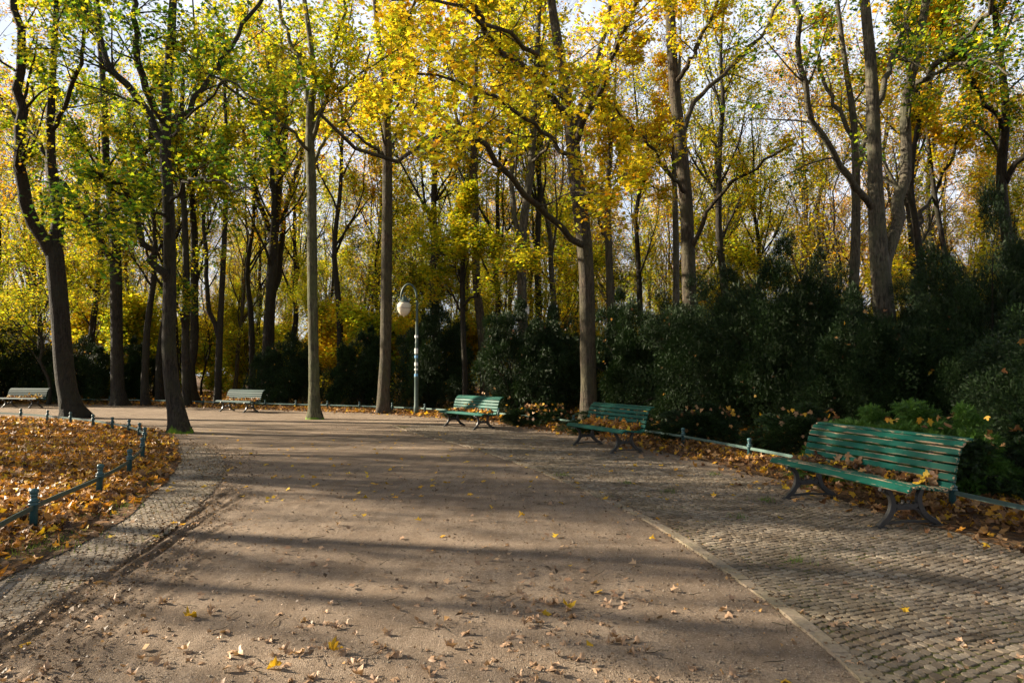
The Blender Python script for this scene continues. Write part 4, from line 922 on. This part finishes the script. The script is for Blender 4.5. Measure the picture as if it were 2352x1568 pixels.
for a in [('broad dark yew at the left edge behind the far left bench', 30, 300, 735, 38, 301),
          ('tall yew leaning out left of the first big trunk', -120, 260, 640, 36, 302),
          ('dark yew between the first and second left trunks', 205, 170, 760, 37, 303),
          ('dark yew between the second left trunk and the mossy footed maple', 320, 150, 765, 38, 304),
          ('rounded yew between the far bench and the slender centre maple', 655, 190, 755, 33, 305),
          ('sharp topped yew left of the street lamp', 840, 190, 735, 32, 306),
          ('tall feathery yew behind the street lamp', 990, 210, 676, 31, 307),
          ('blue green yew behind the central bench', 1190, 210, 712, 24.5, 308),
          ('yew just left of the big yellow maple', 1290, 150, 722, 25.5, 309),
          ('yew just right of the big yellow maple', 1440, 190, 690, 23, 310),
          ('broad yew at the foot of the ribbed straight tree', 1600, 260, 680, 20, 311),
          ('highest middle yew between the straight tree and the twin stemmed maple', 1790, 300, 575, 18, 312),
          ('dark yew under the twin stemmed maple', 1975, 260, 690, 16, 313),
          ('low shaded yew between the twin stemmed maple and the right edge', 2120, 240, 735, 15, 314),
          ('towering black green yew at the right edge', 2300, 330, 470, 15, 315),
          ('shaded yew low at the right edge behind the near bench', 2420, 380, 700, 10.5, 316),
          ('narrow yew filling the gap left of the ribbed straight tree', 1515, 220, 705, 25, 317), ('yew behind the one at the ribbed straight tree', 1690, 240, 640, 22.5, 318),
          ('tall yew behind the highest middle yew', 1880, 250, 610, 21.5, 319), ('yew behind the twin stemmed maple', 2065, 260, 690, 19.5, 320),
          ('tall yew left of the towering right edge yew', 2195, 220, 610, 18.5, 330)]:
    YW.append(yew(*a, kind='big' if a[2] > 215 else 'small'))
HG = []
for k, a in enumerate([('low yew sprays lit by the sun directly behind the near bench', 2095, 330, 938, 9.3, 321), ('low feathery yew sprays behind the left end of the near bench', 2000, 210, 946, 9.8, 331), ('low feathery yew sprays behind the right end of the near bench', 2200, 220, 945, 8.8, 332), ('low clipped yew hedge right of the near bench', 2330, 300, 965, 8.6, 322),
          ('low yew hedge left of the near bench', 1850, 200, 935, 13.0, 323),
          ('low leaf dusted hedge between the central and second bench', 1250, 150, 925, 20.5, 324),
          ('low leaf dusted hedge behind the second bench', 1420, 190, 935, 17.5, 325), ('low hedge behind the central bench', 1090, 110, 925, 23.5, 326),
          ('low hedge right of the second bench', 1620, 190, 930, 15.2, 327)]):
    HG.append(yew(a[0], a[1], a[2], a[3], a[4], a[5], 'low yew hedges behind the railing', 'hedge', 'yew_hedge', depth=.6))
# yellow leaves caught in the yews
mb = MB(); r7 = np.random.default_rng(17)
for (x, Y, Wd, Hh), n in list(zip(YW, [26] * 21)) + list(zip(HG, [14, 6, 6, 10, 30, 80, 70, 30, 30])):
    a = r7.uniform(math.pi * 1.0, math.pi * 2.0, n); z = r7.random(n) ** (1.3 if Hh > 1.6 else .4) * .95; rr_ = Wd * (1 - .5 * z ** 2) * r7.uniform(.65, .95, n)
    leaves(mb, np.stack([x + rr_ * np.cos(a), Y + .8 * rr_ * np.sin(a), z * Hh + .02], -1), r7.normal(0, 1, (n, 3)) + np.array([0, -1, .6]), r7.uniform(.06, .11, n), 'A' if Y < 18 else 'B', .3, r7)
stuff('leaves_caught_in_yews', mb, [M_litter], 'yellow maple leaves caught here and there in the dark yews', 'fallen leaves')

# ------------------------------------------------------------------ low railings
POST_PROF = [(.036, -.12), (.036, .225), (.040, .23), (.050, .240), (.053, .249), (.046, .257), (.040, .262), (.046, .270), (.051, .278), (.046, .286), (.034, .292), (.029, .305), (.027, .318), (.033, .326), (.036, .330), (.033, .336), (.030, .340), (.037, .350), (.041, .364), (.041, .376), (.035, .389), (.022, .397), (.004, .400)]
pm = MB(); lathe(pm, POST_PROF, 16); POST_ME = pm.mesh('post', M_post)
def railing(label, line, postpts, matrail):
    t = thing('low_railing', label, 'railing', tuple(line[len(line) // 2]) , 0); o0 = np.array(t.location)
    for p in postpts:
        o = obj('post', POST_ME, t, tuple(np.array(p) - o0)); o.rotation_euler = (rr.uniform(-.03, .03), rr.uniform(-.03, .03), rr.uniform(0, 3))
    L = smooth_line(line, len(line) * 8) - o0; T = np.gradient(L, axis=0); T = nrm(T); nn = np.stack([T[:, 1], -T[:, 0], 0 * T[:, 0]], 1)
    z0, z1, w_ = .195, .242, .006; V = np.stack([L - nn * w_ + [0, 0, z0], L + nn * w_ + [0, 0, z0], L + nn * w_ + [0, 0, z1], L - nn * w_ + [0, 0, z1]], 1)
    n = len(L); idx = np.arange(4 * n).reshape(n, 4); q = np.stack([idx[:-1], np.roll(idx[:-1], -1, 1), np.roll(idx[1:], -1, 1), idx[1:]], -1).reshape(-1, 4)
    mb = MB(); mb.add(V.reshape(-1, 3), [q, idx[:1], idx[-1:, ::-1]]); obj('rail', mb.mesh('rail', matrail, False), t)
FL = [G(u, v) for u, v in [(-260, 1430), (77, 1216), (227, 1139), (297, 1092), (327, 1056), (331, 1024), (319, 1010), (295, 1000), (258, 992), (214, 984), (162, 977), (108, 971), (47, 966), (-25, 962), (-110, 959)]]
railing('curved low railing of posts and flat bar round the leaf covered lawn', FL, FL, M_rail_shade)
railing('long low railing of round headed posts running behind all the benches', FRg, FRg, M_rail)

# ------------------------------------------------------------------ benches
PR = smooth_line(np.array([(-.01, .395), (.005, .425), (.04, .443), (.12, .445), (.22, .432), (.32, .420), (.40, .418), (.45, .435), (.478, .49), (.500, .58), (.526, .68), (.558, .775), (.605, .845), (.665, .88), (.712, .878)]), 200)
pc = np.concatenate([[0], np.cumsum(np.linalg.norm(np.diff(PR, axis=0), axis=1))])
def prof_at(s_):
    p = np.array([np.interp(s_, pc, PR[:, 0]), np.interp(s_, pc, PR[:, 1])]); e = .01
    q = np.array([np.interp(s_ + e, pc, PR[:, 0]), np.interp(s_ + e, pc, PR[:, 1])]); q0 = np.array([np.interp(s_ - e, pc, PR[:, 0]), np.interp(s_ - e, pc, PR[:, 1])])
    t_ = (q - q0) / np.linalg.norm(q - q0); return p, t_
BL = 2.35
def slat_mesh(s_, wd, th, mat, seed):
    """rounded board along x, at arc position s_ of the side profile; local y = depth (front to back), z up"""
    p, t_ = prof_at(s_); nn = np.array([-t_[1], t_[0]]); h = wd / 2; e = min(.008, th * .35)
    sec = [(-h, e, 1), (-h + e, 0, 1), (-h * .4, 0, 0), (h * .4, 0, 0), (h - e, 0, 1), (h, e, 1), (h, th - e, 1), (h - e, th, 1), (h * .4, th, 0), (-h * .4, th, 0), (-h + e, th, 1), (-h, th - e, 1)]
    nx = 25; xs_ = np.concatenate([[-BL / 2, -BL / 2 + .004], np.linspace(-BL / 2 + .05, BL / 2 - .05, nx), [BL / 2 - .004, BL / 2]])
    V = []; A = []
    for i, xx in enumerate(xs_):
        shr = .8 if i in (0, len(xs_) - 1) else 1
        for a, b, ed in sec:
            q = p + t_ * a * (1 if shr == 1 else .97) + nn * ((b - th / 2) * shr); V.append((xx, q[0], q[1])); A.append(max(ed, 0 if 1 < i < len(xs_) - 2 else 1))
    n = len(xs_); K = len(sec); idx = np.arange(n * K).reshape(n, K); q = np.stack([idx[:-1], np.roll(idx[:-1], -1, 1), np.roll(idx[1:], -1, 1), idx[1:]], -1).reshape(-1, 4)
    return mesh_from('slat', V, [(q, 0), (idx[:1], 0), (idx[-1:, ::-1], 0)], [mat], False, {'edge': A})
def flatbar(mb, pts, wds, x0, x1, closed=False):
    """ribbon drawn in the (y,z) plane, thickness from x0 to x1"""
    p = np.asarray(pts, float); wds = np.full(len(p), wds) if np.isscalar(wds) else np.asarray(wds, float)
    T = np.gradient(p, axis=0); T /= np.linalg.norm(T, axis=1, keepdims=True) + 1e-9; nn = np.stack([-T[:, 1], T[:, 0]], 1)
    a = p + nn * wds[:, None] / 2; b = p - nn * wds[:, None] / 2; n = len(p); c = .004
    V = []
    for i in range(n):
        for (q, xx) in ((a[i], x0 + c), (a[i] - nn[i] * c, x0), (b[i] + nn[i] * c, x0), (b[i], x0 + c), (b[i], x1 - c), (b[i] + nn[i] * c, x1), (a[i] - nn[i] * c, x1), (a[i], x1 - c)): V.append((xx, q[0], q[1]))
    idx = np.arange(n * 8).reshape(n, 8); q = np.stack([idx[:-1], np.roll(idx[:-1], -1, 1), np.roll(idx[1:], -1, 1), idx[1:]], -1).reshape(-1, 4)
    mb.add(V, [q, idx[:1], idx[-1:, ::-1]])
def leg_mesh():
    mb = MB(); x0, x1 = -.024, .024
    fr = smooth_line([(-.055, .012), (-.02, .035), (.05, .09), (.095, .16), (.112, .235), (.095, .31), (.05, .37), (.03, .40)], 26); wf = np.interp(np.linspace(0, 1, 26), [0, .15, .5, .8, 1], [.03, .055, .058, .05, .04])
    bk = smooth_line([(.64, .012), (.60, .035), (.50, .09), (.435, .16), (.41, .235), (.415, .31), (.44, .37), (.455, .42)], 26)
    flatbar(mb, fr, wf, x0, x1); flatbar(mb, bk, wf, x0 - .001, x1 + .001)
    # front scroll under the seat
    th = np.linspace(-.3, 1.35 * math.pi, 16); flatbar(mb, np.stack([.012 - .030 * np.cos(th), .368 + .030 * np.sin(th)], 1), .018, x0 + .002, x1 - .002)
    # seat bearer and back support follow the boards from beneath
    ss = np.linspace(.045, pc[-1] - .03, 46); sup = []
    for s_ in ss:
        p, t_ = prof_at(s_); sup.append(p - np.array([-t_[1], t_[0]]) * .032)
    flatbar(mb, np.array(sup), .028, x0 + .003, x1 - .003)
    # waist band with two raised curls
    flatbar(mb, smooth_line([(.105, .225), (.16, .205), (.21, .195), (.262, .212), (.315, .195), (.36, .205), (.415, .225)], 18), .042, x0 + .004, x1 - .004)
    for cx, sg in ((.20, 1), (.325, -1)):
        th = np.linspace(0, math.pi * 1.2, 12); flatbar(mb, np.stack([cx - sg * .032 * np.cos(th), .245 - .03 * np.sin(th)], 1), .014, x0 + .006, x1 - .006)
    # lower arch and tie bar
    flatbar(mb, smooth_line([(.06, .075), (.11, .135), (.155, .175), (.262, .18), (.37, .175), (.42, .135), (.49, .075)], 18), .022, x0 + .005, x1 - .005)
    flatbar(mb, smooth_line([(0.0, .045), (.15, .05), (.262, .058), (.38, .05), (.54, .045)], 12), .024, x0 + .0045, x1 - .0045)
    flatbar(mb, [(-.075, .006), (.03, .006)], .014, x0 - .012, x1 + .012); flatbar(mb, [(.54, .006), (.66, .006)], .014, x0 - .012, x1 + .012)
    return mb.mesh('leg', M_iron, False)
LEG = leg_mesh()
def make_bench(label, loc, rz, mat, seed):
    t = thing('park_bench', label, 'bench', loc, rz, 'green park benches along the railing')
    pos = [.032, .108, .170, .232, .294, .356, .418]; wds = [.072] + [.054] * 6
    for i, (s_, w_) in enumerate(zip(pos, wds)): obj('seat_slat', slat_mesh(s_, w_, .030, mat, i), t)
    s0 = .505; ends = pc[-1] - .042; nb = 7
    for i in range(nb):
        s_ = s0 + (ends - s0) * i / (nb - 1); gap = (ends - s0) / (nb - 1)
        obj('back_slat', slat_mesh(s_, gap - .016, .026, mat, 20 + i), t)
    for x_ in (-.80, .80): obj('leg', LEG, t, (x_, 0, 0))
    return t
def bench_at(label, fl, fr_, mat, seed, heap):
    """fl, fr_: picture positions (full-size pixels) of the two front feet"""
    a = G(fl[0] * .57422, fl[1] * .57422); b = G(fr_[0] * .57422, fr_[1] * .57422); c = (a + b) / 2; d = b - a; rz = math.atan2(d[1], d[0])
    t = make_bench(label, (c[0], c[1], 0), rz, mat, seed)
    # heap of leaves lying on the seat
    rl = np.random.default_rng(seed); n = heap; x = rl.uniform(-BL / 2 + .03, BL / 2 - .15, n); prof = .35 + .65 * vnoise(x * 3.2 + 7, x * 0 + .5, seed); dpt = .44 - np.abs(rl.normal(0, .085, n))
    z = .452 + rl.random(n) * (.04 if seed == 41 else .15) * prof * np.clip(1 - (.44 - dpt) / .22, .1, 1); y = dpt + .03 * (z - .45) / .1
    mb = MB(); nv = rl.normal(0, .55, (n, 3)); nv[:, 2] += .8; nv[:, 1] -= .5
    k = rl.random(n) < .12
    for kk, m_ in ((k, 0), (~k, 1)):
        leaves(mb, np.stack([x, y, z], -1)[kk], nv[kk], rl.uniform(.06, .11, kk.sum()), 'A', .35, rl, m_, fan=True)
    # leaves leaning on the backrest
    n = heap // (6 if seed == 42 else 14); x = rl.uniform(-BL / 2 + .05, BL / 2 - .1, n); z = .47 + np.abs(rl.normal(.03, .05, n)); y = .475 + (z - .47) * .27 - .025
    leaves(mb, np.stack([x, y, z], -1), np.stack([rl.normal(0, .3, n), -np.ones(n), rl.normal(.3, .2, n)], -1), rl.uniform(.09, .13, n), 'A', .35, rl, (0 if seed == 45 else 1), fan=True)
    o = obj('leaf_heap', mb.mesh('leaf_heap', [M_litter_gold, M_litter_bright if seed in (42, 43) else M_litter])); o.location = (c[0], c[1], 0); o.rotation_euler = (0, 0, rz)
    o['kind'] = 'stuff'; o['label'] = 'dry maple leaves heaped on the ' + label.split(' bench')[0] + ' bench seat'; o['category'] = 'fallen leaves'; o['group'] = 'heaps of leaves on the benches'
bench_at('deep green bench with worn slat edges nearest to the camera', (3158, 1995), (3527, 2109), M_slat, 41, 130)
bench_at('dull green bench with the thickest leaf heap, second from the right', (2299, 1780), (2455, 1813), M_slat_mid, 42, 330)
bench_at('grey green bench in the centre right of the street lamp', (1784, 1705), (1898, 1719), M_slat_mid, 43, 110)
bench_at('pale bench between the mossy footed tree and the slender centre tree', (881, 1645), (979, 1650), M_slat_pale, 44, 200)
bench_at('pale bench cut by the left picture edge across the path', (8, 1630), (121, 1632), M_slat_pale, 45, 150)

# ------------------------------------------------------------------ street lamp and nest box
YL = 26.0; t = thing('street_lamp', 'grey green gooseneck lamp with a milk glass globe behind the railing', 'street lamp', ((957 - 1176) / F * YL, YL, 0))
sc_ = YL / F
def LP(u, v): q = P(u, v, YL); return np.array([q[0] - t.location[0], 0, q[2]])
mb = MB(); zt = LP(957, 868)[2]; z2 = LP(957, 790)[2]; z3 = LP(957, 735)[2]; zt2 = LP(957, 690)[2]
lathe(mb, [(.095, -.1), (.095, .3), (.08, .36), (.078, zt), (.086, zt + .02), (.086, zt + .06), (.062, zt + .10), (.060, z2), (.066, z2 + .02), (.066, z2 + .05), (.055, z2 + .09), (.052, z3), (.058, z3 + .02), (.048, z3 + .05), (.046, zt2)], 16)
pole = obj('pole', mb.mesh('pole', M_lamp), t)
mb = MB(); top = LP(957, 684); rad = (957 - 921) / 2 * sc_; cx = top[0] - rad
arc = [(cx + rad * math.cos(a), 0, top[2] + rad * 1.75 * math.sin(a)) for a in np.linspace(0, math.pi, 18)]
sc0 = np.array(arc[-1]); scr = []
for a in np.linspace(0, 2.0 * math.pi, 26):
    r_ = .13 * (1 - a / (2.8 * math.pi)); scr.append((sc0[0] + .13 - r_ * math.cos(a), 0, sc0[2] - .06 - r_ * math.sin(a) * 1.0))
tube(mb, arc + [(sc0[0], 0, sc0[2] - .05)] + scr[1:], np.concatenate([np.full(18, .042), np.linspace(.036, .02, 26)]), 8)
obj('gooseneck', mb.mesh('gooseneck', M_lamp), t)
gc = LP(928, 708); hd = [gc[0], 0, gc[2]]
mb = MB(); lathe(mb, [(.01, .50), (.045, .49), (.055, .43), (.09, .415), (.095, .33), (.14, .315), (.15, .27), (.195, .255), (.205, .235), (.19, .225)], 18, hd); obj('lamp_cap', mb.mesh('lamp_cap', M_lamp), t)
mb = MB(); lathe(mb, [(.19, .225), (.245, .16), (.262, .08), (.265, .03), (.25, -.05), (.21, -.15), (.16, -.22), (.09, -.275), (.03, -.29), (.02, -.32), (.005, -.33)], 22); gl = obj('globe', mb.mesh('globe', M_globe), t, tuple(hd))
for v0, v1, m_ in ((800, 812, M_white), (816, 822, M_blue), (832, 840, M_white), (846, 850, M_white), (858, 864, M_blue), (770, 776, M_white)):
    mb = MB(); a0, a1 = LP(957, v1)[2], LP(957, v0)[2]; a = np.linspace(math.pi * 1.05, math.pi * 1.75, 8); r_ = .0825 if v1 > 868 else .0805 if v0 > 866 else .0815
    V = [(r_ * math.cos(x_), r_ * math.sin(x_), z_) for z_ in (a0, a1) for x_ in a]; idx = np.arange(16).reshape(2, 8)
    mb.add(V, np.stack([idx[0, :-1], idx[0, 1:], idx[1, 1:], idx[1, :-1]], -1)); obj('sticker', mb.mesh('sticker', m_), pole)
YN = 28.5; c = P(1209, 712, YN - .42); t = thing('nest_box', 'small pale nest box hung on the pale maple above the yews', 'nest box', (c[0], c[1], c[2] - .15), .3)
mb = MB(); box(mb, (0, 0, .15), (.18, .18, .30)); obj('box', mb.mesh('box', M_white, False), t)
mb = MB(); box(mb, (0, -.02, .31), (.24, .26, .025)); obj('roof', mb.mesh('roof', M_rail, False), t)
mb = MB(); tube(mb, [(0, -.0905, .2), (0, -.094, .2)], .022, 12); obj('hole_shade_disc', mb.mesh('hole_shade_disc', M_iron, False), t)  # dark disc put in for the shade inside the hole
